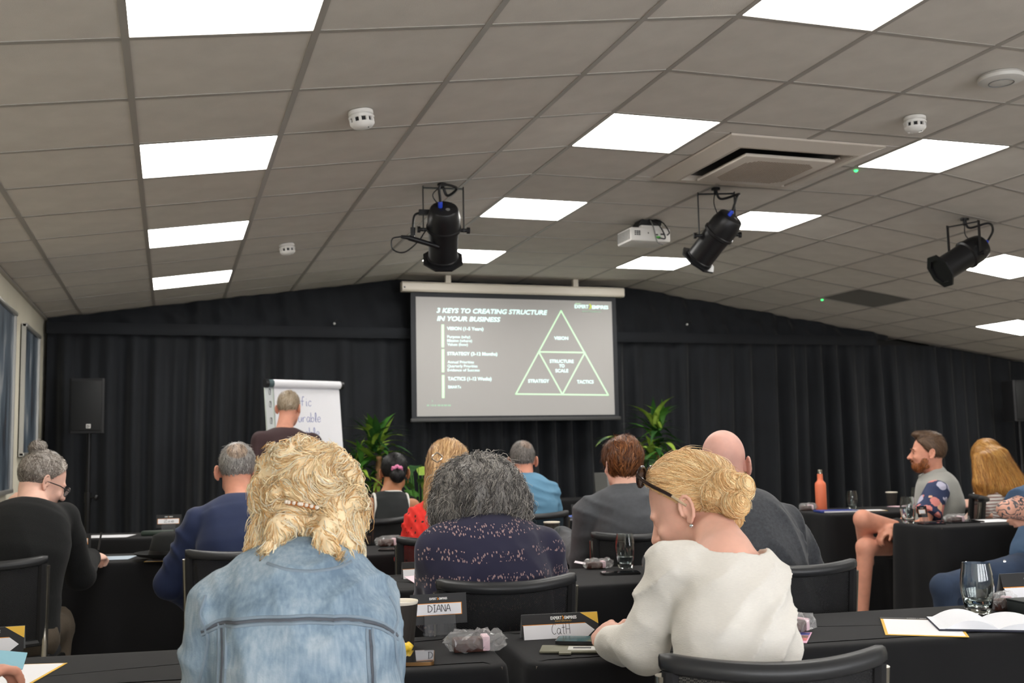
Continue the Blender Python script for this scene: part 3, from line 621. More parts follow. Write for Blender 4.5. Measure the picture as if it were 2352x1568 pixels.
tab((2.5, 9.42), 0, 1.55, .5, 'long black-draped table standing against the curtain under the screen', False, 13, .78)
# ------------------------------------------------------------------ mesh-back chairs
m_rail = M('chair_rail', (38,39,41), .42); m_seat = M('chair_seat', (24,24,26), .85, bump=.3, bs=600); m_post = M('satin_metal', (150,146,136), .22, metal=.9)
m_mesh = M('chair_mesh', (16,16,18), .7)
N, L, b = nodes(m_mesh); tc = N.new('ShaderNodeTexCoord'); ck = N.new('ShaderNodeTexChecker'); ck.inputs['Scale'].default_value = 330; mp = N.new('ShaderNodeMath'); mp.operation = 'MULTIPLY_ADD'; mp.inputs[1].default_value = -.16; mp.inputs[2].default_value = 1.0
L.new(tc.outputs['Object'], ck.inputs['Vector']); L.new(ck.outputs['Fac'], mp.inputs[0]); L.new(mp.outputs[0], b.inputs['Alpha'])
def make_chair():
    t = thing('mesh_chair', 'c', 'chair', (0, 0, 0), 0, 'black mesh-back chairs')
    W_, zt, zb = .192, .845, .545
    def bx(u, z): return np.array([u*W_*(1+.04*(z-zb)/.3), -.235-.03*(z-zb)/.3+.06*u*u, z])
    prof = [(-.022, .004), (-.012, .016), (.006, .018), (.018, .008), (.016, -.012), (-.006, -.018), (-.020, -.012)]
    us = np.linspace(-1.06, 1.06, 25); V = []; k = len(prof)
    for u in us:
        c = bx(u, zt); e = 1 if abs(u) < 1 else .75
        for p, q in prof: V.append((c[0], c[1]+p*e, c[2]+q*e+.012*u*u))
    F = [[i*k+j, i*k+(j+1) % k, (i+1)*k+(j+1) % k, (i+1)*k+j] for i in range(len(us)-1) for j in range(k)]+[list(range(k)), [(len(us)-1)*k+j for j in range(k)][::-1]]
    MB().add(V, F).build('top_rail', m_rail, t, smooth=60)
    V = [bx(u, z) for z in np.linspace(zb, zt, 7) for u in np.linspace(-.97, .97, 17)]
    F = [[i*17+j, i*17+j+1, (i+1)*17+j+1, (i+1)*17+j] for i in range(6) for j in range(16)]
    obj('mesh_panel', rawmesh('mesh_panel', V, F, m_mesh), t)
    MB().tube([bx(u, zb) for u in np.linspace(-1, 1, 13)], .014, 8).build('lower_rail', m_rail, t)
    for s in (-1, 1):
        MB().tube([bx(s*.98, z) for z in np.linspace(zb, zt, 6)], .016, 8).build('back_frame', m_seat, t)
        p = bx(s*1.05, zt-.01); q = bx(s*1.05, .6)
        MB().tube(spline([p, q, (s*.208, -.21, .46), (s*.213, -.25, .25), (s*.218, -.29, .012)], 5), .0125, 10).build('rear_leg', m_post, t)
        MB().tube(spline([(s*.195, -.2, .435), (s*.20, .1, .435), (s*.205, .185, .432), (s*.21, .215, .40), (s*.213, .225, .2), (s*.218, .235, .012)], 5), .0125, 10).build('front_leg', m_chrome, t)
        for y in (-.29, .235): MB().lathe([(.016, 0), (.018, .012), (.014, .03), (0, .03)], (s*.218, y, 0), n=12).build('foot', m_black, t)
    MB().box((0, .0, .455), (.41, .44, .05), bev=.02).build('seat', m_seat, t)
    MB().tube([(-.2, -.2, .435), (.2, -.2, .435)], .01, 8).build('crossbar', m_chrome, t)
    return t
chair0 = make_chair(); used = [False]
def chair(x, y, deg, label):
    o = chair0 if not used[0] else dup(chair0); used[0] = True
    o.location = (x, y, 0); o.rotation_euler = (0, 0, math.radians(deg)); o['label'] = label
# ------------------------------------------------------------------ small things
m_glass = M('clear_glass', (245,250,248), .02, trans=1, ior=1.45); m_water = M('water', (240,248,250), .0, trans=1, ior=1.33)
m_cup = M('cup_card', (44,40,36), .65); m_cupw = M('cup_white', (232,226,212), .6); m_card = M('card_black', (28,28,30), .55); m_cardw = M('card_white', (236,236,240), .6); m_yel = M('card_yellow', (232,186,70), .6)
m_gold = M('print_gold', (190,150,70), .5); m_wt = M('print_white', (240,240,238), .6); m_or = M('print_orange', (240,150,30), .6)
m_film = M('clear_film', (225,225,225), .12, alpha=.2, spec=1.0, ior=1.6); m_brown = M('brownie', (66,34,24), .7, var=.3, vs=60, bump=.5, bs=120); m_pink = M('pink_label', (232,198,208), .6)
m_screen = M('phone_glass', (14,16,20), .06, coat=.5)
def glass(p, h, r, label, water=.0):
    t = thing('drinking_glass', label, 'glass', (p[0], p[1], .7405), 0, 'barrel-shaped water glasses'); k = h/.145; q = r/.044
    o = [(.0, 0), (.030, 0), (.033, .004), (.038, .03), (.0435, .065), (.044, .085), (.042, .11), (.037, .140), (.0362, .145)]
    i = [(.0348, .1448), (.0355, .139), (.0403, .11), (.0422, .085), (.0417, .065), (.0362, .032), (.031, .018), (.02, .016), (0, .0155)]
    MB().lathe([(a*q, z*k) for a, z in o+i], n=36).build('tumbler', m_glass, t, smooth=80)
    if water: MB().lathe([(0, .0165*k), (.0305*q, .0185*k), (.0357*q, .0325*k), (.036*q+.005*water*q, (.0325+.03*water)*k), (0, (.0325+.03*water)*k)], n=30).build('water', m_water, t, smooth=60)
def cup(p, h, r, label, lid=False):
    t = thing('paper_cup', label, 'cup', (p[0], p[1], .7405), 0, 'black ripple paper cups'); n = 72
    V = []; F = []; rows = [(.68, 0), (.68, .012), (.72, .014), (.97, .93)]
    for k, (rr, z) in enumerate(rows):
        for j in range(n): a = 2*math.pi*j/n; x = rr*r*(1+(.025 if (j % 3 == 0 and k >= 2) else 0)); V.append((x*math.cos(a), x*math.sin(a), z*h))
    F = [[k*n+j, k*n+(j+1) % n, (k+1)*n+(j+1) % n, (k+1)*n+j] for k in range(3) for j in range(n)]+[list(range(n))[::-1]]
    MB().add(V, F).build('sleeve', m_cup, t)
    MB().lathe([(.685*r, -.0), (.685*r, .06*h)], n=30).build('base_band', m_cupw, t) if False else None
    MB().lathe([(.96*r, .92*h), (1.0*r, .955*h), (1.02*r, .975*h), (1.0*r, h), (.96*r, .985*h), (.9*r, .7*h), (0, .69*h)], n=40).build('rim', m_cupw, t, smooth=60)
def bag(p, rz, L, label, seed=0, h=.035):
    r = np.random.default_rng(seed); t = thing('brownie_bag', label, 'snack bag', (p[0], p[1], .741), rz, 'cellophane brownie bags')
    MB().box((-.015, 0, h*.42), (L*.55, L*.30, h*.75), bev=.006).build('brownie', m_brown, t)
    MB().box((L*.16, 0, h*.5), (L*.12, L*.31, h*.80), bev=.003).build('label_band', m_pink, t)
    nx, ny = 17, 16; V = []
    for i in range(nx):
        u = -1+2*i/(nx-1); e = math.sqrt(max(0, 1-abs(u)**5)); e = max(e, .35 if u > 0 else .2)
        for j in range(ny):
            a = 2*math.pi*j/ny; V.append((u*L/2+r.normal(0, .003), math.cos(a)*L*.22*e+r.normal(0, .0030), max(.001, h*.62+math.sin(a)*h*.62*e+r.normal(0, .0032))))
    F = []
    for i in range(nx-1):
        for j in range(ny):
            a, b_, c_, d_ = i*ny+j, i*ny+(j+1) % ny, (i+1)*ny+(j+1) % ny, (i+1)*ny+j
            F += [[a, b_, c_], [a, c_, d_]] if (i+j) % 2 else [[a, b_, d_], [b_, c_, d_]]
    MB().add(V, F).build('cellophane', m_film, t, smooth=False)
def phone(p, rz, label, w=.075, l=.155, edge=None):
    t = thing('smartphone', label, 'phone', (p[0], p[1], .741), rz); P = rrect(w, l, .012)
    MB().prism([tuple(q) for q in P], .008).build('case', edge or m_black, t)
    MB().prism([tuple(q) for q in P*.96], .0006, (0, 0, .008)).build('screen', m_screen, t)
    return t
def sheet_on(name, p, rz, w, l, label, cat='paper', mat=None, border=None, z=.7408, head=False, th=.0012):
    t = thing(name, label, cat, (p[0], p[1], z), rz)
    if border: MB().box((0, 0, th/2), (w, l, th)).build('backing', border, t, smooth=False); MB().box((0, -(.012 if head else 0), th+.0003), (w*.93, l*(.86 if head else .95), .0006)).build('page', mat or m_cardw, t, smooth=False)
    else: MB().box((0, 0, th/2), (w, l, th)).build('page', mat or m_cardw, t, smooth=False)
    if head:
        MB().box((0, l/2-.014, th+.0003), (w, .026, .0007)).build('header', m_card, t, smooth=False)
        text_on('header_text', 'EXPERT > EMPIRES', m_wt, t, (-.03, l/2-.018, th+.0008), (1, 0, 0), (0, 1, 0), .06, .007)
    return t
def tent_card(p, rz, w, h, name, label, tri=True, style='tent', z=.7405):
    t = thing('name_card', label, 'name card', (p[0], p[1], z), rz, 'folded name cards')
    tilt = .32; Yv = np.array([0, math.sin(tilt), math.cos(tilt)]); X = np.array([1., 0, 0]); n = np.cross(X, Yv); th = .0012; hh = h
    def pt(x, y, k=0): return X*x+Yv*y+n*k
    def quad(nm, pts, mat, k): MB().prism(pts, .0004, n*k, X, Yv).build(nm, mat, t, smooth=False)
    MB().prism([(-w/2, 0), (w/2, 0), (w/2, hh), (-w/2, hh)], th, (0, 0, 0), X, Yv).build('front_panel', m_card, t, smooth=False)
    top = pt(0, hh); Y2 = np.array([0, math.sin(tilt), -math.cos(tilt)]); MB().prism([(-w/2, 0), (w/2, 0), (w/2, hh), (-w/2, hh)], th, top, X, Y2).build('rear_panel', M('card_inside', (150,150,150), .6), t, smooth=False)
    f = th+.0002
    quad('name_field', [(-w/2+.003, .0), (w/2-.035, .0), (w/2-.012, hh*.28), (w/2-.035, hh*.56), (-w/2+.003, hh*.56)], m_cardw, f)
    if tri: quad('corner_flash', [(w/2-.048, hh), (w/2, hh), (w/2, hh*.52)][::-1] if False else [(w/2-.048, hh-.0005), (w/2, hh*.52), (w/2, hh-.0005)], m_yel, f)
    quad('edge_line', [(-w/2, hh*.565), (w/2-.036, hh*.565), (w/2-.036, hh*.585), (-w/2, hh*.585)], m_or, f)
    k = w/.21
    text_on('card_logo', 'EXPERT', m_wt, t, pt(-.026*k, hh*.76, f), X, Yv, .031*k, .0085*k, .03); text_on('card_logo', 'EMPIRES', m_wt, t, pt(.0125*k, hh*.76, f), X, Yv, .0335*k, .0085*k, .03)
    quad('card_chevron', [(.0062*k, hh*.76-.001), (.0085*k, hh*.76-.001), (.0115*k, hh*.76+.004*k), (.0085*k, hh*.76+.0095*k), (.0062*k, hh*.76+.0095*k), (.009*k, hh*.76+.004*k)], m_or, f)
    text_on('card_tagline', 'MASTERMIND', m_gold, t, pt(-.014*k, hh*.66, f), X, Yv, .045*k, .004*k, .0)
    if name: handwrite('name_writing', name, m_ink, t, pt(-.027*k*len(name)/4, hh*.17, f), X, Yv, .054*k*len(name)/4, .028*k, .0008)
def stand_card(p, rz, w, h, name, label, z=.7405):      # a card held upright in a clear acrylic foot
    t = thing('name_card', label, 'name card', (p[0], p[1], z), rz, 'upright name cards in clear stands'); X, Yv = EX, np.array([0, .16, .987]); n = np.cross(X, Yv); b0 = .03
    def quad(nm, pts, mat, k): MB().prism([(x, y+b0) for x, y in pts], .0004, n*k, X, Yv).build(nm, mat, t, smooth=False)
    MB().prism([(-w/2, b0), (w/2, b0), (w/2, b0+h), (-w/2, b0+h)], .0015, (0, 0, 0), X, Yv).build('card', m_card, t, smooth=False)
    quad('edge_line', [(-w/2+.009, h*.29), (w/2-.014, h*.29), (w/2-.014, h*.69), (-w/2+.009, h*.69)], m_or, .0016)
    quad('name_field', [(-w/2+.011, h*.31), (w/2-.016, h*.31), (w/2-.016, h*.67), (-w/2+.011, h*.67)], m_cardw, .0021)
    k = w/.15; o = lambda x, y, q=.0017: X*x+Yv*(y+b0)+n*q
    text_on('card_logo', 'EXPERT', m_wt, t, o(-.024*k, h*.80), X, Yv, .0195*k, .006*k, .03); text_on('card_logo', 'EMPIRES', m_wt, t, o(.002*k, h*.80), X, Yv, .0215*k, .006*k, .03)
    quad('card_chevron', [(-.0035*k, h*.79), (-.0015*k, h*.79), (.001*k, h*.83), (-.0015*k, h*.87), (-.0035*k, h*.87), (-.0015*k, h*.83)], m_or, .002)
    if name: handwrite('name_writing', name, m_ink, t, o(-.03*k, h*.40, .0026), X, Yv, .062*k, .018*k, .0009)
    a = MB().box((0, -.012, .03), (w*.55, .003, .055), rotm('X', -.35)).box((0, .012, .024), (w*.55, .003, .05), rotm('X', .1)).box((0, .0, .0015), (w*.55, .05, .003)); a.build('acrylic_foot', M('acrylic', (110,112,116), .08, alpha=.22, spec=.6), t, smooth=False)
D2 = math.radians
# front tables
cup(WZ(922, 1485, .74), .118, .044, 'black ripple paper cup with cream rim beside the denim sleeve')
stand_card(WZ(1010, 1459, .74), D2(-3), .158, .082, 'DIANA', 'upright black card handwritten DIANA in a clear stand')
phone(WZ(962, 1515, .74), D2(-14), 'smartphone with gold edge lying by the paper cup', edge=M('gold_edge', (150,112,70), .3, metal=.7))
t = thing('sweet_wrapper', 'orange and yellow twisted sweet beside the paper cup', 'sweet', (*WZ(922, 1502, .74)[:2], .741)); MB().lathe([(.002, -.035), (.012, -.022), (.010, -.018), (.013, -.008), (.013, .008), (.010, .018), (.013, .024), (.002, .038)], (0, 0, .014), (1, .5, 0), 12).build('wrapper', M('yellow_wrap', (246,206,60), .4), t); MB().box((-.012, .012, .026), (.045, .022, .012), rotm('Z', .4), bev=.005).build('orange_wrap', M('orange_wrap', (240,122,40), .4), t)
bag(WZ(1092, 1497, .74), D2(-8), .155, 'cellophane brownie bag in the gap between the DIANA and Cath cards', 1, .045)
tent_card(WZ(1290, 1466, .74), D2(-7), .21, .066, 'CatH', 'folded black and white card handwritten Cath with yellow corner')
t = phone(WZ(1352, 1483, .74), D2(62), 'smartphone with teal screen under the hand of the woman in white', .08, .165); t.children[1].data = t.children[1].data.copy(); t.children[1].data.materials[0] = M('teal_screen', (54,92,98), .15); t.location.z = .75
t = thing('wallet_case', 'open grey-green phone wallet case lying flat before the Cath card', 'wallet', (*WZ(1310, 1495, .74)[:2], .741), D2(-24)); MB().box((0, 0, .004), (.15, .085, .006), bev=.003).build('cover', M('olive_leather', (112,110,92), .6), t); MB().box((.03, -.005, .0075), (.07, .05, .001)).build('card_window', M('card_grey', (190,190,184), .5), t); MB().box((.03, -.004, .0085), (.045, .012, .001)).build('dark_strip', m_ink, t); MB().box((-.01, -.05, .004), (.03, .02, .004)).build('clasp', M('olive_leather', (112,110,92), .6), t)
t = sheet_on('pink_leaflet', WZ(1812, 1463, .74), D2(-38), .105, .16, 'pink leaflet with small food pictures beside the white sleeve', 'leaflet', M('leaflet_pink', (222,170,196), .5))
for i, (x, y, c_) in enumerate(((-.03,.05,(150,60,60)),(.005,.05,(230,200,120)),(.035,.05,(60,70,140)),(.005,.005,(200,160,90)),(.035,.005,(120,80,60)),(.035,-.035,(190,90,90)),(-.025,-.01,(240,236,240)),(.0,-.04,(210,170,120)))): MB().box((x, y, .0016), (.028, .035, .0006)).build('picture', M('leaflet_ink_%d' % i, c_, .5, var=.5, vs=120), t, smooth=False)
bag(WZ(1832, 1452, .74), D2(20), .13, 'cellophane brownie bag behind the pink leaflet', 2, .04)
sheet_on('programme_sheet', WZ(2118, 1440, .74), D2(-34), .205, .29, 'white sheet with yellow border and black header on the front right table', 'paper', border=m_yel, head=True)
p = WZ(2275, 1438, .74); t = thing('open_notebook', 'open notebook with curling blank white pages', 'notebook', (p[0], p[1], .741), D2(-30))
MB().box((0, 0, .004), (.30, .21, .006), bev=.002).build('cover', M('navy_cover', (34,36,52), .6), t)
for s in (-1, 1):
    V = []; 
    for i in range(13):
        u = i/12; x = s*u*.148; z = .008+.022*math.sin(math.pi*min(1, u*1.15))**.8*(1.0 if s < 0 else .7)+(0 if u < .9 else -.002)
        V += [(x, -.104, z), (x, .104, z), (x, .104, .0072), (x, -.104, .0072)]
    F = [[i*4+j, i*4+(j+1) % 4, (i+1)*4+(j+1) % 4, (i+1)*4+j] for i in range(12) for j in range(4)]+[[0, 1, 2, 3], [48, 51, 50, 49]]
    MB().add(V, F).build('page_block', M('page_white', (232,234,240), .7), t, smooth=50)
glass(WZ(2248, 1408, .74), .146, .047, 'large barrel-shaped glass behind the open notebook', .2)
bag(WZ(2305, 1402, .74), D2(12), .10, 'cellophane brownie bag with pink band right of the large glass', 3, .045)
tent_card(WZ(2385, 1390, .74), D2(-6), .21, .10, '', 'folded name card standing behind a black box', False)
p = WZ(2375, 1412, .74); t = thing('black_box', 'small black box before the folded card at the table end', 'box', (p[0], p[1], .741), D2(-6)); MB().box((0, 0, .02), (.11, .09, .04), bev=.004).build('box_body', M('box_green_black', (36,42,42), .6), t); MB().box((0, 0, .041), (.112, .092, .006), bev=.002).build('lid', M('box_green_black', (36,42,42), .6), t)
# left end of the front table
tent_card(WZ(-47, 1502, .74), D2(0), .21, .066, '', 'folded card with yellow corner at the left end of the front table')
p = WZ(15, 1552, .74); t = sheet_on('programme_sheet', p, D2(-14), .19, .26, 'white sheet with yellow edge beside the hand holding blue paper', 'paper', border=m_yel)
# second row
tent_card(WZ(985, 1327, .74), D2(-4), .21, .066, 'FailH'.replace('H', 'th') if False else 'Fait', 'folded card handwritten in pen beside the purple cardigan')
t = sheet_on('pink_leaflet', WZ(968, 1336, .74), D2(24), .10, .09, 'pale pink leaflet leaning by the card at the purple cardigan', 'leaflet', M('pale_pink', (232,200,210), .5)); t.rotation_euler = (D2(16), 0, D2(24)); t.location.z = .748
glass(WZ(1437, 1304, .74), .142, .042, 'barrel-shaped glass on the table beside the white sleeve', .5)
bag(WZ(1374, 1306, .74), D2(-5), .13, 'cellophane brownie bag lying left of the glass by the white sleeve', 4, .035)
t = sheet_on('leaflet', WZ(1352, 1302, .74), D2(-25), .12, .07, 'white curled leaflet beside the purple cardigan shoulder', 'leaflet', M('leaf_white', (226,216,222), .6)); t.rotation_euler = (0, D2(10), D2(-25)); t.location.z = .752
phone(WZ(1425, 1318, .74), D2(78), 'black smartphone lying before the glass by the white sleeve')
# third row
bag(WZ(895, 1254, .74), D2(4), .16, 'cellophane brownie bag on the table left of the woman in red', 5, .045)
phone(WZ(905, 1264, .74), D2(70), 'black smartphone lying by the brownie bag left of the woman in red')
cup(WZ(1268, 1240, .74), .10, .045, 'black paper cup with white rim behind the purple cardigan')
glass(WZ(1272, 1256, .74), .10, .04, 'small tumbler hidden by the purple cardigan shoulder', .5)
sheet_on('programme_sheet', WZ(1345, 1245, .74), D2(-30), .16, .2, 'white sheet with yellow edge by the grey blazer sleeve', 'paper', border=m_yel)
t = sheet_on('note_sheet', WZ(258, 1282, .74), D2(-12), .21, .20, 'pale blue sheet under the hand of the woman writing', 'paper', M('pale_blue', (176,190,204), .6), border=M('navy_cover', (34,36,52), .6))
p = WZ(392, 1283, .74); t = thing('felt_hat', 'black felt hat lying on the table beside the navy jacket', 'hat', (p[0], p[1], .741)); MB().lathe([(.0, .012), (.10, .010), (.15, .018), (.17, .03), (.172, .034), (.15, .024), (.105, .018), (.10, .05), (.085, .115), (.05, .13), (0, .122)], n=36).build('felt', M('black_felt', (22,24,24), .95), t, smooth=70); MB().lathe([(.104, .02), (.103, .045), (.1015, .045), (.102, .02)], n=36).build('band', m_black, t)
sheet_on('programme_sheet', WZ(372, 1287, .74), D2(-10), .15, .1, 'white sheet with yellow edge under the felt hat', 'paper', border=m_yel)
stand_card(WZ(172, 1275, .74), D2(-6), .15, .08, '', 'upright black card hidden behind the black ribbed sweater')
sheet_on('note_sheet', WZ(250, 1232, .74), D2(-14), .30, .23, 'white sheet on the empty table by the left loudspeaker', 'paper', m_cardw, border=m_card)
stand_card(WZ(387, 1222, .74), D2(-6), .16, .085, 'Zoe', 'upright black card handwritten Zoe in a clear stand')
t = thing('glasses_case', 'dark green spectacle case beside the Zoe card', 'case', (*WZ(362, 1229, .74)[:2], .741), D2(-5)); MB().box((0, 0, .015), (.2, .07, .03), bev=.012).build('case_body', M('dark_green', (44,56,48), .6), t)
o = MB().tube(spline([(0, 0, 0), (.07, .005, .002), (.14, 0, 0)]), .005, 8).build('ballpoint_pen', m_black); o.location = (*WZ(335, 1230, .74)[:2], .7465); tag(o, 'black pen lying left of the spectacle case', 'pen')
# fourth row
t = thing('brochure', 'blue and white folded brochure beside the blue shirt', 'brochure', (*WZ(1307, 1193, .74)[:2], .741), D2(-20)); MB().box((0, 0, .004), (.2, .15, .006)).build('pages', m_cardw, t); MB().add([(-.1,-.07,.008),(.1,-.07,.03),(.1,.07,.035),(-.1,.07,.010),(-.1,-.07,.009),(.1,-.07,.031),(.1,.07,.036),(-.1,.07,.011)], [[0,3,2,1],[4,5,6,7],[0,1,5,4],[2,3,7,6],[0,4,7,3],[1,2,6,5]]).build('cover', M('brochure_blue', (66,92,176), .4), t)
stand_card(WZ(1335, 1196, .74), D2(0), .13, .085, '', 'upright black card half hidden by the grey blazer')
p = (1.586, 7.25); t = thing('water_bottle', 'small clear plastic bottle beside the black sleeveless top', 'bottle', (p[0], p[1], .7405)); MB().lathe([(.03, 0), (.032, .01), (.032, .12), (.014, .16), (.013, .18), (0, .18)], n=20).build('bottle_body', m_film, t); MB().lathe([(.015, .17), (.015, .19), (0, .19)], n=16).build('cap', m_black, t)
# right-hand tables
p = WZ(1887, 1170, .74); t = thing('metal_bottle', 'tall coral orange metal bottle with steel cap', 'bottle', (p[0], p[1], .7405)); k = .0030
MB().lathe([(.039, 0), (.041, .004), (.041, .185), (.038, .20), (.024, .215), (.0205, .225), (.020, .268)], n=32).build('bottle_body', M('coral', (232,124,88), .45), t); MB().lathe([(.0175, .268), (.0175, .296), (.016, .30), (0, .30)], n=24).build('cap', m_post, t)
glass(WZ(1958, 1168, .74), .135, .04, 'empty barrel-shaped glass right of the orange bottle')
cup(WZ(2049, 1160, .74), .105, .045, 'black paper cup with white rim behind the bearded man\'s knee')
bag(WZ(1856, 1172, .74), D2(10), .16, 'cellophane brownie bag left of the orange bottle', 6, .045)
t = thing('blue_notebook', 'closed blue notebook lying before the orange bottle', 'notebook', (*WZ(1920, 1176, .74)[:2], .741), D2(-14)); MB().box((0, 0, .008), (.28, .16, .014), bev=.002).build('cover', M('royal_blue', (40,58,130), .5), t); MB().box((.02, -.006, .008), (.27, .155, .010)).build('pages', m_cardw, t)
sheet_on('programme_sheet', WZ(2000, 1172, .74), D2(-18), .2, .15, 'white sheet with yellow end behind the bearded man\'s knee', 'paper', border=m_yel)
sheet_on('pink_leaflet', WZ(2060, 1163, .74), D2(20), .12, .1, 'pink leaflet by the paper cup on the far right table', 'leaflet', m_pink)
glass(WZ(2087, 1201, .74), .16, .047, 'tall glass of water at the corner before the bearded man', 1.6)
glass(WZ(2106, 1160, .74), .14, .04, 'empty glass behind the grey fleece')
stand_card(WZ(2122, 1199, .74), D2(2), .075, .07, '', 'small upright black card in a clear foot beside the tall glass')
phone(WZ(2140, 1204, .74), D2(84), 'black smartphone lying before the small upright card')
bag(WZ(2198, 1199, .74), D2(0), .17, 'cellophane brownie bag lying on a tablet', 7, .04)
t = phone(WZ(2205, 1199, .74), D2(85), 'black tablet in a thick case under the brownie bag', .16, .24)
sheet_on('note_sheet', WZ(2275, 1196, .74), D2(-4), .28, .2, 'white sheets lying before the tattooed arm', 'paper', m_cardw)
# chairs
for a in ((.06, -.0, 'x'),): pass
CH = [(-.64, 4.72, -4, 'black mesh chair under the woman in the black ribbed sweater'), (.28, 4.68, -2, 'black mesh chair under the man in the navy jacket'), (.97, 3.27, -4, 'black mesh chair under the woman in the purple cardigan'),
      (1.95, 3.24, -12, 'black mesh chair under the bald man'), (1.10, 1.96, -12, 'black mesh chair under the woman in the white top'), (2.02, 4.62, -8, 'black mesh chair under the man in the grey blazer'),
      (1.18, 4.84, -6, 'black mesh chair under the woman in red'), (1.14, 6.35, -4, 'black mesh chair under the woman in the black sleeveless top'), (2.08, 6.25, -6, 'black mesh chair under the man in the blue shirt'),
      (5.03, 6.10, 57, 'black mesh chair under the bearded man'), (6.10, 6.62, 98, 'black mesh chair under the woman in the striped top'), (4.70, 4.80, 90, 'black mesh chair under the tattooed person'), (.25, 1.90, -6, 'black mesh chair under the woman in denim')]
for c in CH: chair(*c)
# ------------------------------------------------------------------ implicit-surface modelling for people, clothes and hair
f32 = np.float32
def nv(v): v = np.asarray(v, float); return v/np.linalg.norm(v)
def cone(a, b, ra, rb, cut=None):
    a = np.asarray(a, float); b = np.asarray(b, float); ab = b-a; L2 = max(ab@ab, 1e-9)
    def f(P):
        t = np.clip(((P-a)@ab)/L2, 0, 1); d = np.sqrt((((P-a)-t[:,None]*ab)**2).sum(1))-(ra+(rb-ra)*t)
        if cut is not None: d = np.maximum(d, ((P-b)@ab)/math.sqrt(L2)-cut)
        return d
    return f
def ell(c, r, R=None):
    c = np.asarray(c, float); r = np.asarray(r, float); R = None if R is None else np.asarray(R)
    def f(P):
        q = P-c
        if R is not None: q = q@R
        k0 = np.sqrt(((q/r)**2).sum(1)); k1 = np.sqrt(((q/(r*r))**2).sum(1))+1e-9
        return np.where(k0 < .05, -r.min(), k0*(k0-1)/k1)
    return f
def smin(a, b, k):
    if k <= 0: return np.minimum(a, b)
    h = np.clip(.5+.5*(b-a)/k, 0, 1); return b+(a-b)*h-k*h*(1-h)
def smax(a, b, k): return -smin(-a, -b, k)
def union(items, k=.02):
    def f(P):
        d = None
        for it in items:
            fn, kk = it if isinstance(it, tuple) else (it, k)
            v = fn(P); d = v if d is None else smin(d, v, kk)
        return d
    return f
def spine(nodes, right):
    pts = np.array([n[0] for n in nodes], float); rad = np.array([n[1:3] for n in nodes], float); right = nv(right)
    k = 3; S = spline(pts, k); u = np.linspace(0, len(nodes)-1, len(S)); R = np.stack([np.interp(u, range(len(nodes)), rad[:,i]) for i in (0, 1)], 1)
    segs = []
    for i in range(len(S)-1):
        ax = nv(S[i+1]-S[i]); x = nv(right-ax*(right@ax)); segs.append((S[i], S[i+1]-S[i], ax, x, np.cross(ax, x), R[i], R[i+1]))
    def f(P):
        d = None
        for a, ab, ax, x, y, r0, r1 in segs:
            q = P-a; L2 = ab@ab; t = np.clip((q@ab)/L2, 0, 1); q = q-t[:,None]*ab; rx = r0[0]+(r1[0]-r0[0])*t; ry = r0[1]+(r1[1]-r0[1])*t; m = np.minimum(rx, ry)
            qx, qy, qz = q@x, q@y, q@ax
            k0 = np.sqrt((qx/rx)**2+(qy/ry)**2+(qz/m)**2); k1 = np.sqrt((qx/rx**2)**2+(qy/ry**2)**2+(qz/m**2)**2)+1e-9
            v = np.where(k0 < .08, -m, k0*(k0-1)/k1); d = v if d is None else smin(d, v, .012)
        return d
    return f
def _h(i, j, k, s):
    n = (i*374761393+j*668265263+k*2147483647+s*1274126177) & 0xffffffff; n = ((n ^ (n >> 13))*1274126177) & 0xffffffff; return ((n ^ (n >> 16)) & 0xffff)/65535.
def vnoise(P, s=0):
    P = np.asarray(P); I = np.floor(P).astype(np.int64); f = P-I; f = f*f*(3-2*f); i, j, k = I.T; r = 0
    for a in (0, 1):
        for b in (0, 1):
            for c in (0, 1): r = r+_h(i+a, j+b, k+c, s)*np.where(a, f[:,0], 1-f[:,0])*np.where(b, f[:,1], 1-f[:,1])*np.where(c, f[:,2], 1-f[:,2])
    return r
def folds_on(fn, specs, calm=None):            # cloth creases: ridged noise stretched along given axes
    def f(P):
        d = fn(P); near = np.abs(d) < .06
        if near.any():
            Q = P[near]; v = 0
            for sp in specs:
                if len(sp) == 4:                  # drag folds running across a direction
                    amp, dv, wl, sd = sp; ph = (Q@nv(dv))*math.pi/wl+5*vnoise(Q*5+sd, sd); m = np.clip((vnoise(Q*6+sd*2, sd+3)-.38)*4, 0, 1); v = v+amp*m*((1-np.abs(np.sin(ph)))**1.5*1.6-.35); continue
                amp, sc, sd = sp
                w = (vnoise(Q*5+sd, sd+9)-.5)*.35; n = vnoise((Q+w[:,None]*.12)*np.asarray(sc)+sd*3.7, sd); v = v+amp*((1-np.abs(2*n-1))**1.6-.45)
            if calm is not None: v = v*np.clip((np.linalg.norm(Q-calm, axis=1)-.09)/.08, 0, 1)
            d = d.copy(); d[near] -= v
        return d
    return f
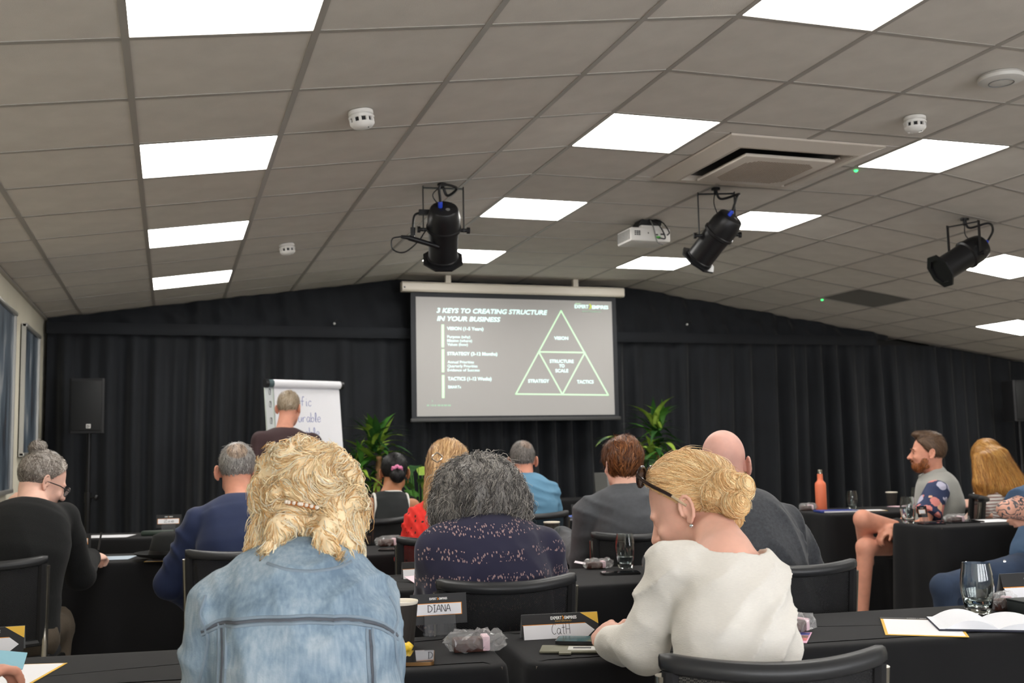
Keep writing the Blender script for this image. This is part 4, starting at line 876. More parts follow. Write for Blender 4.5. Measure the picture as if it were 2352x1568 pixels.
def mesh_sdf(fn, lo, hi, h):
    lo = np.asarray(lo, float); hi = np.asarray(hi, float); B = 4; nb = np.maximum(2, np.ceil((hi-lo)/(h*B)).astype(int)); n = nb*B
    ax = [lo[i]+h*B*(np.arange(nb[i])+.5)-h*.5 for i in range(3)]
    C = np.stack(np.meshgrid(*ax, indexing='ij'), -1).reshape(-1, 3); dc = fn(C); act = np.abs(dc) < h*B*1.5
    D = np.repeat(np.repeat(np.repeat(np.sign(dc).reshape(nb), B, 0), B, 1), B, 2).astype(float)
    ids = np.argwhere(act.reshape(nb)); o = np.stack(np.meshgrid(*[np.arange(B)]*3, indexing='ij'), -1).reshape(-1, 3)
    G = (ids[:,None]*B+o[None]).reshape(-1, 3); D[G[:,0], G[:,1], G[:,2]] = fn(lo+G*h)
    D[0], D[-1] = 1, 1; D[:,0], D[:,-1] = 1, 1; D[:,:,0], D[:,:,-1] = 1, 1
    s = D < 0; cs = [(a, b, c) for a in (0, 1) for b in (0, 1) for c in (0, 1)]
    cnt = sum(s[a:n[0]-1+a, b:n[1]-1+b, c:n[2]-1+c].astype(np.int8) for a, b, c in cs)
    cell = np.argwhere((cnt > 0) & (cnt < 8)); val = np.stack([D[cell[:,0]+a, cell[:,1]+b, cell[:,2]+c] for a, b, c in cs], 1)
    acc = np.zeros((len(cell), 3)); k = np.zeros(len(cell)); C8 = np.array(cs, float)
    for p in range(8):
        for q in range(p+1, 8):
            if np.abs(C8[p]-C8[q]).sum() != 1: continue
            d0, d1 = val[:,p], val[:,q]; x = (d0 < 0) != (d1 < 0); t = np.where(x, d0/np.where(x, d0-d1, 1), 0)
            acc += np.where(x[:,None], C8[p]+t[:,None]*(C8[q]-C8[p]), 0); k += x
    V = lo+(cell+acc/k[:,None])*h; idx = np.full(n, -1, np.int64); idx[cell[:,0], cell[:,1], cell[:,2]] = np.arange(len(cell)); Fs = []
    for a in range(3):
        b, c = (a+1) % 3, (a+2) % 3; sl0 = [slice(1, None)]*3; sl0[a] = slice(0, -1); sl1 = [slice(1, None)]*3; sl1[a] = slice(1, None)
        A, Bq = s[tuple(sl0)], s[tuple(sl1)]; e = np.argwhere(A != Bq); off = np.ones(3, int); off[a] = 0; e = e+off; ins = s[e[:,0], e[:,1], e[:,2]]
        def ix(db, dc_): q = e.copy(); q[:,b] -= db; q[:,c] -= dc_; return idx[q[:,0], q[:,1], q[:,2]]
        Q = np.stack([ix(1, 1), ix(0, 1), ix(0, 0), ix(1, 0)], 1); Q[~ins] = Q[~ins][:,::-1]; Fs.append(Q)
    F = np.vstack(Fs); return V, F[(F >= 0).all(1)]
def relax(V, F, it=1, lam=.5):
    for _ in range(it):
        S = np.zeros_like(V); k = np.zeros(len(V))
        for j in range(4):
            a, b = F[:,j], F[:,(j+1) % 4]; np.add.at(S, a, V[b]); np.add.at(S, b, V[a]); np.add.at(k, a, 1); np.add.at(k, b, 1)
        V = V+lam*(S/np.maximum(k, 1)[:,None]-V)
    return V
def blob(name, fn, lo, hi, h, mat, parent, B, it=1, colfn=None):
    V, F = mesh_sdf(fn, lo, hi, h); V = relax(V, F, it)
    col = None if colfn is None else colfn(V)
    return obj(name, rawmesh(name, V-np.asarray(B), F, mat, True, col), parent)
def bounds(pts, m): pts = np.array(pts); return pts.min(0)-m, pts.max(0)+m
def grad(fn, P, e=.004):
    g = np.stack([fn(P+np.eye(3)[i]*e)-fn(P-np.eye(3)[i]*e) for i in range(3)], 1); return g/(np.linalg.norm(g, axis=1)[:,None]+1e-9)
def tubes(P, nr, w, sides=3):
    if sides == 1:                       # far hair: one folded-flat lock instead of a round one
        N, K = P.shape[:2]; T = np.gradient(P, axis=1); S = np.cross(T, nr[:,None]); S /= np.linalg.norm(S, axis=2)[...,None]+1e-12; t = np.linspace(0, 1, K); r = (np.asarray(w).reshape(-1, 1)*(1-.75*t**2)[None])[...,None]*1.1
        V = np.stack([P-r*S, P+r*S], 2); i = np.arange(N*K*2).reshape(N, K, 2); return V.reshape(-1, 3), np.stack([i[:,:-1,0], i[:,:-1,1], i[:,1:,1], i[:,1:,0]], -1).reshape(-1, 4)
    N, K = P.shape[:2]; T = np.gradient(P, axis=1); T /= np.linalg.norm(T, axis=2)[...,None]+1e-12
    S = np.cross(T, nr[:,None]); S /= np.linalg.norm(S, axis=2)[...,None]+1e-12; U = np.cross(S, T); t = np.linspace(0, 1, K)
    r = (np.asarray(w).reshape(-1, 1)*(1-.75*t**2)[None])[...,None]; V = np.stack([P+r*(math.cos(a)*S+math.sin(a)*U) for a in np.arange(sides)*2*math.pi/sides], 2)
    i = np.arange(N*K*sides).reshape(N, K, sides); F = np.concatenate([np.stack([i[:,:-1,j], i[:,:-1,(j+1) % sides], i[:,1:,(j+1) % sides], i[:,1:,j]], -1).reshape(-1, 4) for j in range(sides)])
    return V.reshape(-1, 3), F
def hair(name, parent, B, vol, lo, hi, h, flow, n, L, w, cols, curl=(0, 0), lift=.004, K=12, seed=0, mask=None, mat=None, stray=.05, base=1.0, rootcol=None, relaxed=1, lenfn=None, jitter=.22, sides=1):
    r = np.random.default_rng(seed); V, F = mesh_sdf(vol, lo, hi, h); V = relax(V, F, relaxed); cols = np.array([lin(c) for c in cols]); cand = np.arange(len(V)) if mask is None else np.argwhere(mask(V)).ravel()
    P = V[r.choice(cand, n)]+r.normal(0, h*.4, (n, 3)); nr0 = grad(vol, P); Ls = L*r.uniform(.55, 1.2, n)
    if lenfn is not None: Ls = Ls*lenfn(P)
    ph = r.uniform(0, 6.28, n); fr = curl[1]*r.uniform(.7, 1.4, n); am = curl[0]*r.uniform(.4, 1.3, n); off = np.abs(r.normal(0, lift, n)); wild = r.random(n) < stray; off[wild] += np.abs(r.normal(0, lift*2, wild.sum())); path = []; p = P.copy(); jit = r.normal(0, jitter, (n, 3))
    for k in range(K):
        g = grad(vol, p); d = flow(p)+jit; t = d-g*(d*g).sum(1)[:,None]; t /= np.linalg.norm(t, axis=1)[:,None]+1e-9; s = Ls*k/(K-1); bi = np.cross(t, g)
        o = np.minimum(1, k/2.)*am; path.append(p+(off*(k/(K-1)+.15)+o*np.cos(ph+fr*s))[:,None]*g+(o*np.sin(ph+fr*s))[:,None]*bi)
        p = p+t*(Ls/(K-1))[:,None]; p = p-g*np.clip(vol(p), -.03, .03)[:,None]*.9
    P3 = np.stack(path, 1); Vs, Fs = tubes(P3, nr0, w*r.uniform(.6, 1.3, n), sides); c = cols[r.integers(0, len(cols), n)]*r.uniform(.8, 1.15, (n, 1)); cs = np.repeat(c, K*max(2, sides), 0)
    if rootcol is not None: cs = rootcol(Vs, cs)
    cb = np.repeat(cols.mean(0)[None]*base, len(V), 0)
    if rootcol is not None: cb = rootcol(V, cb)
    A = np.vstack([V, Vs])-np.asarray(B); C4 = np.ones((len(A), 4)); C4[:,:3] = np.vstack([cb, cs]); Fa = np.vstack([F, Fs+len(V)])
    return obj(name, rawmesh(name, A, Fa, mat or M('hair_fibre', (120,100,70), .42, spec=.35, attr='Col'), True, C4), parent)
# ---- the head, in its own frame: x to its right, y forward, z up, origin between the ears
class Head:
    def __init__(s, c, fwd, up=(0, 0, 1), k=1.0):
        s.c = np.asarray(c, float); s.k = k; f = nv(fwd); u = np.asarray(up, float); u = nv(u-f*(u@f)); r = np.cross(f, u); s.R = np.stack([r, f, u], 1)
    def w(s, p): return s.c+s.R@(np.asarray(p, float)*s.k)
    def v(s, p): return s.R@np.asarray(p, float)
    def loc(s, P): return ((P-s.c)@s.R)/s.k
    def fn(s, lf): return lambda P: lf(s.loc(P))*s.k
def head_local(face=True, jaw=1.0, ears=1, nose=1.0, flare=.42):
    it = [ell((0, -.012, .035), (.075, .096, .088)), (ell((0, .03, -.03), (.062*jaw, .066, .085)), .03), (ell((0, .062, -.088), (.03*jaw, .026, .026)), .03), (cone((-.045*jaw, .01, -.068), (.0, .06, -.098), .020, .018), .025), (cone((.045*jaw, .01, -.068), (.0, .06, -.098), .020, .018), .025)]
    it += [(ell((0, .082, .018), (.05, .014, .011)), .012), (cone((0, .092, .004), (0, .115*nose, -.032), .0075, .0125), .010), (ell((-.012, .100, -.036), (.008, .010, .007)), .005), (ell((.012, .100, -.036), (.008, .010, .007)), .005), (ell((-.036, .072, -.030), (.022, .018, .018)), .015), (ell((.036, .072, -.030), (.022, .018, .018)), .015),
           (ell((0, .093, -.061), (.022, .010, .0055)), .004), (ell((0, .091, -.071), (.019, .010, .0065)), .004)]
    base = union(it, .02); sock = [ell((q*.031, .097, -.002), (.017, .014, .011)) for q in (-1, 1)]; ball = [ell((q*.031, .077, -.002), (.0125, .0125, .0125)) for q in (-1, 1)]
    er = []
    if ears:
        for q in (-1, 1):
            Rm = np.array(Matrix.Rotation(q*flare, 3, 'Z')@Matrix.Rotation(-.2, 3, 'X')); er.append((ell((q*.086, -.018, -.008), (.0085, .023, .035), Rm), ell((q*.096, -.008, -.002), (.011, .012, .022), Rm)))
    def f(P):
        d = base(P)
        for a in sock: d = smax(d, -a(P), .008)
        for b in ball: d = smin(d, b(P), .003)
        for e, hl in er: d = smin(d, smax(e(P), -hl(P), .003), .005)
        return d
    return f
def hand(wr, d, n, side, curl=.5, spread=.10, k=1.0, thumb=.5):
    # wr wrist, d the way the fingers point, n out of the back of the hand, side +1 when the thumb lies towards d x n
    d = nv(d); n = nv(np.asarray(n, float)-d*(np.asarray(n, float)@d)); x = np.cross(d, n)*side; it = []; wr = np.asarray(wr, float); R = np.stack([x, d, n], 1)
    it.append(ell(wr+d*.045*k, (.040*k, .050*k, .0145*k), R)); it.append((cone(wr-d*.02*k, wr+d*.03*k, .024*k, .022*k), .02))
    for j, (o, L) in enumerate(((.028, .072), (.010, .080), (-.009, .074), (-.027, .058))):
        a = wr+d*(.082-.004*abs(j-1))*k+x*o*k; ang = 0; dd = nv(d+x*o*spread*12*.1)
        for q, (fr, rr) in enumerate(((.45, .0092), (.31, .0084), (.24, .0074))):
            ang += curl*(.7, 1.1, .7)[q]; v = dd*math.cos(ang)-n*math.sin(ang); b = a+v*L*fr*k; it.append((cone(a, b, rr*k, rr*k*.93), .006)); a = b
    a = wr+d*.022*k+x*.03*k; v = nv(d*.65+x*.7-n*.25); b = a+v*.036*k; it.append((cone(a, b, .0125*k, .0105*k), .012)); v2 = nv(d*(.9-.2*thumb)+x*.15-n*(.35+.3*thumb)); it.append((cone(b, b+v2*.034*k, .010*k, .0085*k), .006))
    return it
def ear_local(q, flare):
    # the outer ear in head space: rim, bowl, lobe
    c = J0(q*.082, -.017, -.006); u = J0(q*math.sin(flare), -math.cos(flare), 0); v = J0(0, -.18, .98); n = np.cross(u, v)*q
    if n[0]*q < 0: n = -n
    pts = [c+u*(.018*math.cos(a))+v*(.030*math.sin(a))+n*.006 for a in np.linspace(math.radians(-75), math.radians(195), 11)]
    R = np.stack([nv(n), nv(u), nv(np.cross(nv(n), nv(u)))], 1)
    it = [ell(c+n*.002, (.0042, .0165, .028), R)]+[(cone(a, b, .0040, .0040), .003) for a, b in zip(pts[:-1], pts[1:])]+[(ell(c-v*.028-u*.002+n*.003, (.0055, .009, .0085), R), .004), (cone(c-u*.006+v*.016+n*.005, c-u*.004-v*.012+n*.005, .0032, .0036), .003), (ell(c-u*.016-n*.006, (.010, .010, .022), R), .005)]
    f = union(it, .004); hol = ell(c-v*.004+n*.010, (.0075, .0085, .012), R); return lambda P: smax(f(P), -hol(P), .003)
def J0(*a): return np.array(a, float)
def add_ears(t, B, hd, mat, flare=.45, h=.0034):
    for q in (-1, 1):
        lo, hi = bounds([hd.w((q*.086+dx, -.018+dy, -.006+dz)) for dx in (-.02, .02) for dy in (-.028, .028) for dz in (-.042, .042)], .008); blob('ear', hd.fn(ear_local(q, flare)), lo, hi, h, mat, t, B, 0)
SK = {}
def skin(name, col): return M('skin_'+name, col, .5, var=.07, vs=25, bump=.04, bs=300, spec=.35, sss=.12)
# ------------------------------------------------------------------ people
def lerp(a, b, t): return np.asarray(a, float)*(1-t)+np.asarray(b, float)*t
def torso_nodes(pel, nb, f=1.0, g=0.0, bow=0.0, back=(0, -1, 0), dp=1.0):
    pel, nb = np.asarray(pel, float), np.asarray(nb, float); bk = np.asarray(back, float)*bow
    return [(pel-np.array([0, 0, .07]), .15*f+g, .105*dp+g), (pel, .172*f+g, .12*dp+g), (lerp(pel, nb, .3)+bk*.5, .150*f+g, .108*dp+g), (lerp(pel, nb, .62)+bk, .160*f+g, .118*dp+g), (lerp(pel, nb, .84)+bk*.6, .145*f+g, .098*dp+g), (nb-np.array([0, 0, .05]), .074+g*.5, .064+g*.5)]
def person(label, head, nb, sh, el, wr, pel, kn, an, skinm, top, legs, hands=(None, None), f=1.0, dp=1.0, h=.009, hl=None, bow=0.02, back=(0, -1, 0), bare=(0, 0), neck=.056, shoes=True, legskin=None, armk=1.0, extra_skin=(), ears=.45, eh=.0046):
    B = np.array([pel[0], pel[1], 0.]); t = thing('person', label, 'person', B); right = np.asarray(sh[1])-np.asarray(sh[0])
    # every arm ends in a hand: where no pose is given it lies palm down, along the forearm
    hands = tuple(hands[s] if hands[s] is not None else (nv((np.asarray(wr[s])-np.asarray(el[s]))*np.array([1, 1, .25])), (0, 0, 1), (1 if s == 0 else -1), .35, .10, 1.05) for s in (0, 1))
    hf = head.fn(hl or head_local(ears=0)); nbv = np.asarray(nb, float); up = nv(head.c-nbv)
    # ---- body
    it = [hf, (cone(head.w((0, -.025, -.045)), nbv-up*.01, neck*head.k, neck*1.08), .03), (spine(torso_nodes(pel, nb, f, -.014, bow, back, dp), right), .04)]
    for s in (0, 1):
        it += [(cone(lerp(nb, sh[s], .25)-np.array([0, 0, .035]), np.asarray(sh[s])-np.array([0, 0, .006]), .040, .036), .04), (cone(sh[s], el[s], .044*armk, .037*armk), .03), (cone(el[s], wr[s], .037*armk, .025*armk), .02)]
        if hands[s] is not None: it += [(x if not isinstance(x, tuple) else x[0], .008) if i else (x, .012) for i, x in enumerate(hand(wr[s], *hands[s]))]
    it += list(extra_skin)
    pts = [head.w((x, y, z)) for x in (-.09, .09) for y in (-.11, .13) for z in (-.12, .13)]+[nb, pel, *sh, *el, *wr]+[np.asarray(wr[s])+nv(hands[s][0])*.15 for s in (0, 1) if hands[s] is not None]
    if legskin is not None: it += legskin; pts += [*kn, *an]
    lo, hi = bounds(pts, .09 if legskin is None else .12); blob('body', union(it, .02), lo, hi, h, skinm, t, B)
    if ears: add_ears(t, B, head, skinm, ears, eh)
    # ---- upper garment
    if top:
        g = top.get('g', .012); ga = top.get('ga', .016); it = [spine(torso_nodes(pel, nb, f, g, bow, back, dp), right)]
        for s in (0, 1):
            it.append((cone(lerp(nb, sh[s], .22)-np.array([0, 0, top.get('trap', .042)]), np.asarray(sh[s])+np.array([0, 0, top.get('pad', 0)]), .042+g*.7, .044+ga), .045))
            sl = top.get('sleeve', 1.0)
            if sl >= 1: it += [(cone(sh[s], el[s], .047*armk+ga, .040*armk+ga), top.get('armblend', .018)), (cone(el[s], wr[s], .040*armk+ga, .028*armk+ga*.8, cut=-.012+top.get('cuff', 0)), .025)]
            elif sl > 0: it.append((cone(sh[s], lerp(sh[s], el[s], sl), .047*armk+ga, .046*armk+ga*1.3, cut=.0), .035))
        base = union(it, .03)
        if top.get('folds'): base = folds_on(base, top['folds'], nbv)
        nr = top.get('neck', .066); a0 = nbv+up*top.get('neckz', .012); hole = cone(a0, a0+up*.25, nr, nr*1.05); extra = top.get('extra', []); zh = top.get('hem', pel[2]-.08); sleeveless = top.get('sleeve', 1) == 0
        def gfn(P):
            d = smax(base(P), -hole(P), .012); d = smax(d, zh-P[:,2], .01)
            if sleeveless:
                for s in (0, 1):
                    x = nv(np.asarray(sh[s])-np.asarray(sh[1-s])); d = smax(d, (P-(np.asarray(sh[s])-x*top.get('inset', .03)))@x, .01)
            for e in extra: d = smin(d, e(P), .012)
            return d
        lo, hi = bounds([nb, pel, *sh, *el]+(list(wr) if top.get('sleeve', 1.0) >= 1 else []), .13*f+g)
        o = blob(top.get('name', 'top'), gfn, lo, hi, top.get('h', h), top['mat'], t, B, top.get('it', 1), top.get('col')); top['fn'] = gfn; top['obj'] = o
    # ---- legs
    if legs:
        hips = [lerp(pel, np.asarray(pel)+nv(right)*q, .085*f)-np.array([0, 0, .03]) for q in (-1, 1)]; it = [ell(np.asarray(pel)-np.array([0, 0, .02]), (.175*f, .135*dp, .115))]
        for s in (0, 1): it += [(cone(hips[s], kn[s], .085*f, .062), .04), (cone(kn[s], an[s], .060, .045, cut=-.02), .03)]
        lf = union(it, .03)
        if legs.get('folds'): lf = folds_on(lf, legs['folds'])
        lo, hi = bounds([pel, *kn, *an], .2); blob(legs.get('name', 'trousers'), lf, lo, hi, legs.get('h', .021), legs['mat'], t, B)
    if shoes:
        for s in (0, 1):
            d = np.asarray(kn[s])-np.asarray(pel); d[2] = 0; d = nv(d); a = np.asarray(an[s], float)
            fn = union([cone(a+np.array([0, 0, -.02])-d*.02, a+d*.0+np.array([0, 0, -.05]), .038, .040), (cone(a-d*.03+np.array([0, 0, -.055]), a+d*.15+np.array([0, 0, -.06]), .036, .032), .03)], .03); zf = .002
            lo, hi = bounds([a-d*.08-np.array([0, 0, .1]), a+d*.2], .07); blob('shoe', lambda P, fn=fn: np.maximum(fn(P), zf-P[:,2]), lo, hi, .010, (legs or {}).get('shoe', m_black), t, B)
    return t, B
def seat_legs(x, y, deg, spread=.11, z=.56, reach=.38, foot=.10):
    a = math.radians(deg); fw = np.array([-math.sin(a), math.cos(a), 0]); rt = np.array([math.cos(a), math.sin(a), 0]); pel = np.array([x, y, z])
    kn = [pel+fw*reach+rt*q*spread-np.array([0, 0, .03]) for q in (-1, 1)]; an = [np.array([k[0], k[1], .085])-fw*foot for k in kn]
    return pel, kn, an
def cap(head, r=(.083, .104, .096), c=(0, -.014, .037), line=None, thick=0, extra=()):
    # short hair: a shell over the skull down to a hairline given in head space
    e = ell(c, np.array(r)+thick); line = line or (lambda q: np.maximum(q[:,1]*1.0-.075+.35*np.abs(q[:,2]-.05), -(q[:,2]+.062+np.clip(q[:,1]+.02, 0, 1)*-1.1)))
    def lf(q):
        d = smax(e(q), line(q), .008)
        for x in extra: d = smin(d, x(q), .02)
        return d
    return head.fn(lf)
def hbox(head, m=.13): return bounds([head.w((x, y, z)) for x in (-.1, .1) for y in (-.12, .12) for z in (-.1, .14)], m-.1)
def crown_flow(head, crown=(0, -.06, .12)):
    c = head.w(crown); d = head.v((0, -.3, -.9)); return lambda P: (P-c)/(np.linalg.norm(P-c, axis=1)[:,None]+1e-6)+d*.25
def collar(t, B, nb, up, mat, r0=.084, r1=.072, h=.045, th=.009, z0=-.022, name='collar'):
    # a stand-up band round the neck
    MB().lathe([(r0-th, z0), (r0, z0-.002), ((r0+r1)/2+.002, z0+h*.55), (r1, z0+h), (r1-th*.4, z0+h+.003), (r1-th, z0+h-.002), ((r0+r1)/2-th, z0+h*.5), (r0-th, z0)], nb, up, 40).build(name, mat, t, loc=B, smooth=70)
def seam(t, B, fn, pts, r, mat, name='seam', d=(0, 1, 0), n=10, off=0.0):
    # a raised strip laid on a garment: points pushed along d until they meet the cloth
    P = spline(pts, n); d = nv(d); P = P-d*.25
    for _ in range(60): P = P+d*np.clip(fn(P), -.02, .03)[:,None]*.8
    P = P-d*off; return MB().tube(P, r, 5).build(name, mat, t, loc=B)
def hairline(front=.07, back=-.065, side=-.02):
    # keep points behind the forehead line and above the nape line
    def f(q):
        zl = np.where(q[:,1] > .0, side+np.clip(q[:,1], 0, 1)*1.2, np.where(q[:,1] > -.05, side+(back-side)*(-q[:,1]/.05), back)); return np.maximum(q[:,1]-front+.25*np.clip(.09-q[:,2], -1, 1)*0, zl-q[:,2])
    return f
m_denim = M('denim', (134,164,190), .8, var=.22, vs=9, bump=.3, bs=600)
N, L, b = nodes(m_denim)
J = lambda *a: np.array(a, float)
skA = skin('fair', (226,176,156)); skB = skin('ruddy', (210,148,124)); skC = skin('tan', (176,120,86)); skD = skin('pale', (226,182,164)); skE = skin('bald', (206,158,144))
m_jeans = M('dark_trousers', (30,32,40), .85, bump=.2, bs=400)
# 1 -- woman with a bun, writing
def p_bun():
    hd = Head(W(97, 1106, 4.98), (.80, .42, -.42), (.25, .1, 1), .98); pel, kn, an = seat_legs(-.60, 4.72, -4)
    nb = W(76, 1160, 4.88); sh = [W(-2, 1192, 4.88), W(146, 1190, 4.92)]; el = [W(-45, 1330, 5.05), W(186, 1322, 5.08)]; wr = [W(12, 1178, 5.12), W(208, 1280, 5.42)]
    ms = M('black_knit', (15,16,17), .95, bump=.5, bs=90, stretch=(6, 6, .3), sheen=.02)
    top = dict(mat=ms, g=.016, ga=.018, name='sweater', folds=[(.010, (9, 9, 5), 3)], hem=.52, neck=.062)
    t, B = person('woman with a grey hair bun and glasses in a black ribbed sweater, writing', hd, nb, sh, el, wr, pel, kn, an, skD, top, dict(mat=M('brown_skirt', (82,72,60), .9, bump=.3, bs=80), name='skirt', folds=[(.03, (8, 8, 5), 4), (.012, (18, 18, 12), 5)]), ((hd.v((-.1, .2, .9)), (-.6, -.7, .2), 1, .5), ((.55, .8, .0), (.1, -.4, .9), -1, 1.0)), h=.0072, bow=.05)
    vol = cap(hd, line=hairline(.06, -.05, .012), thick=.002); bun = hd.w((-.0, -.085, .125)); bf = ell(bun, (.036, .036, .03))
    v2 = lambda P: smin(vol(P), bf(P), .012); lo, hi = hbox(hd, .19)
    fl = lambda P: np.where((P[:,2] > bun[2]-.012)[:,None]*np.ones((1, 3)) > 0, np.cross(P-bun, hd.v((0, 0, 1))), bun-P)
    hair('hair', t, B, v2, lo, hi, .007, fl, 1500, .07, .0013, [(158,150,142), (128,118,110), (104,94,86), (182,174,166)], lift=.002, seed=1, jitter=.06, stray=.02, rootcol=lambda V, c: c*np.where(hd.loc(V)[:,1:2] > .02, 1.35, np.where(hd.loc(V)[:,2:3] < 0.01, .55, .9)))
    m = MB(); r = .022
    for q in (-1, 1): m.tube([hd.w((q*.032+.024*math.cos(a), .108, -.004+.019*math.sin(a))) for a in np.linspace(0, 2*math.pi, 17)], .0022, 6); m.tube([hd.w((q*.056, .106, .0)), hd.w((q*.078, .05, .004)), hd.w((q*.083, -.01, .0)), hd.w((q*.082, -.025, -.014))], .0022, 6)
    m.tube([hd.w((-.009, .109, 0)), hd.w((.009, .109, 0))], .0022, 6); m.build('spectacles', m_black, t, loc=B)
    for q in (-1, 1): MB().lathe([(0, 0), (.023, 0), (.023, .001), (0, .001)], hd.w((q*.032, .108, -.004)), hd.R[:,1], 20).build('spectacle_lens', M('lens_clear', (220,225,230), .05, alpha=.2, spec=.8), t, loc=B)
    MB().tube([W(120, 1158, 4.86), W(100, 1152, 4.80), W(78, 1153, 4.79), W(58, 1158, 4.82)], .0025, 6).build('necklace', m_black, t, loc=B)
    p = W(232, 1262, 5.56); o = MB().tube([W(226, 1262, 5.52), W(233, 1222, 5.54)], .0045, 8).build('pen', m_black); tag(o, 'black pen held upright by the woman with the hair bun', 'pen')
# 2 -- man in a navy jacket
def p_navy():
    hd = Head(W(546, 1082, 4.92), (.22, .96, -.08), (0, 0, 1), 1.0); pel, kn, an = seat_legs(.29, 4.68, -2)
    nb = W(553, 1152, 4.82); sh = [W(456, 1208, 4.82), W(652, 1210, 4.82)]; el = [W(392, 1338, 4.90), W(700, 1338, 4.90)]; wr = [W(480, 1408, 5.10), W(650, 1370, 5.15)]
    mj = M('navy_wool', (30,42,76), .8, var=.06, vs=20, bump=.15, bs=500, sheen=.1)
    top = dict(mat=mj, g=.022, ga=.022, pad=.012, name='jacket', folds=[(.012, (10, 8, 3.5), 5), (.006, (16, 10, 9), 8), (.008, (1, 0, .55), .07, 3)], hem=.40, neck=.060, neckz=.02, trap=.026, h=.008)
    t, B = person('man with short grey hair in a navy suit jacket', hd, nb, sh, el, wr, pel, kn, an, skB, top, dict(mat=M('navy_trousers', (26,36,66), .8)), (((.6, .8, 0), (-.2, 0, 1), -1, .5), ((-.6, .8, 0), (.2, 0, 1), 1, .5)), h=.0095)
    vol = cap(hd, (.079, .100, .091), line=hairline(.06, -.075, -.03)); lo, hi = hbox(hd)
    hair('hair', t, B, vol, lo, hi, .007, crown_flow(hd), 2600, .020, .0011, [(150,146,142), (120,116,114), (178,174,168), (96,92,90)], lift=.0025, K=5, seed=2, rootcol=lambda V, c: c*np.where(np.linalg.norm(hd.loc(V)-J(.01, -.085, .085), axis=1)[:,None] < .045, J(1.0, .78, .62), 1))
    collar(t, B, nb, (0, .12, 1), mj, .090, .073, .05)
# 3 -- presenter at the flip chart
def p_presenter():
    hd = Head(W(664, 938, 7.92), (.45, .88, -.12), (.03, .05, 1), 1.0); pel = W(655, 1150, 7.88); pel[2] = .93
    nb = W(652, 990, 7.86); sh = [W(600, 1012, 7.84), W(718, 1016, 7.88)]; el = [W(580, 1085, 7.80), W(745, 1080, 8.02)]; wr = [W(592, 1130, 8.0), W(735, 1040, 8.25)]
    kn = [J(pel[0]-.11, pel[1]+.04, .50), J(pel[0]+.11, pel[1]+.0, .50)]; an = [J(pel[0]-.12, pel[1]-.02, .085), J(pel[0]+.12, pel[1]-.04, .085)]
    mat = M('maroon_shirt', (58,38,40), .8, bump=.1, bs=300)
    top = dict(mat=mat, g=.014, ga=.018, name='shirt', folds=[(.012, (8, 8, 5), 11)], hem=.88, neck=.055, neckz=.02, h=.011)
    t, B = person('man standing at the flip chart in a dark maroon shirt', hd, nb, sh, el, wr, pel, kn, an, skB, top, dict(mat=m_jeans), (((.1, .6, -.6), (-.8, .1, 0), -1, .4), ((.2, .8, .5), (.2, -.4, .9), 1, 1.0)), h=.0095)
    vol = cap(hd, (.079, .100, .093), line=hairline(.07, -.07, -.02)); lo, hi = hbox(hd)
    hair('hair', t, B, vol, lo, hi, .008, lambda P: hd.v((0, .2, 1))*np.ones((len(P), 1)), 1500, .028, .0014, [(170,152,128), (140,122,100), (192,178,158)], lift=.004, K=5, seed=3)
    collar(t, B, nb, (.05, .1, 1), mat, .080, .069, .04)
    o = MB().tube([wr[1]+J(.06, .09, .0), wr[1]+J(.09, .20, .05)], .007, 8).build('marker_pen', m_hand); tag(o, 'blue marker pen in the presenter\'s hand', 'pen')
def pat(name, base, rough, build):
    m = M(name, base, rough); N, L, b = nodes(m); tc = N.new('ShaderNodeTexCoord')
    def nd(t, **k):
        n = N.new('ShaderNode'+t)
        for a, v in k.items():
            if a in n.inputs: n.inputs[a].default_value = v
            else: setattr(n, a, v)
        return n
    c = build(nd, L, tc.outputs['Object'], tc); L.new(c, b.inputs['Base Color']); return m
def ramp(nd, L, fac, stops, const=False):
    r = nd('ValToRGB'); e = r.color_ramp.elements; r.color_ramp.interpolation = 'CONSTANT' if const else 'LINEAR'
    for i, (p, c) in enumerate(stops):
        x = e[i] if i < 2 else e.new(p); x.position = p; x.color = lin(c)+(1,)
    L.new(fac, r.inputs[0]); return r.outputs[0]
def lin_fold(P, s): return vnoise(P*s, 3)
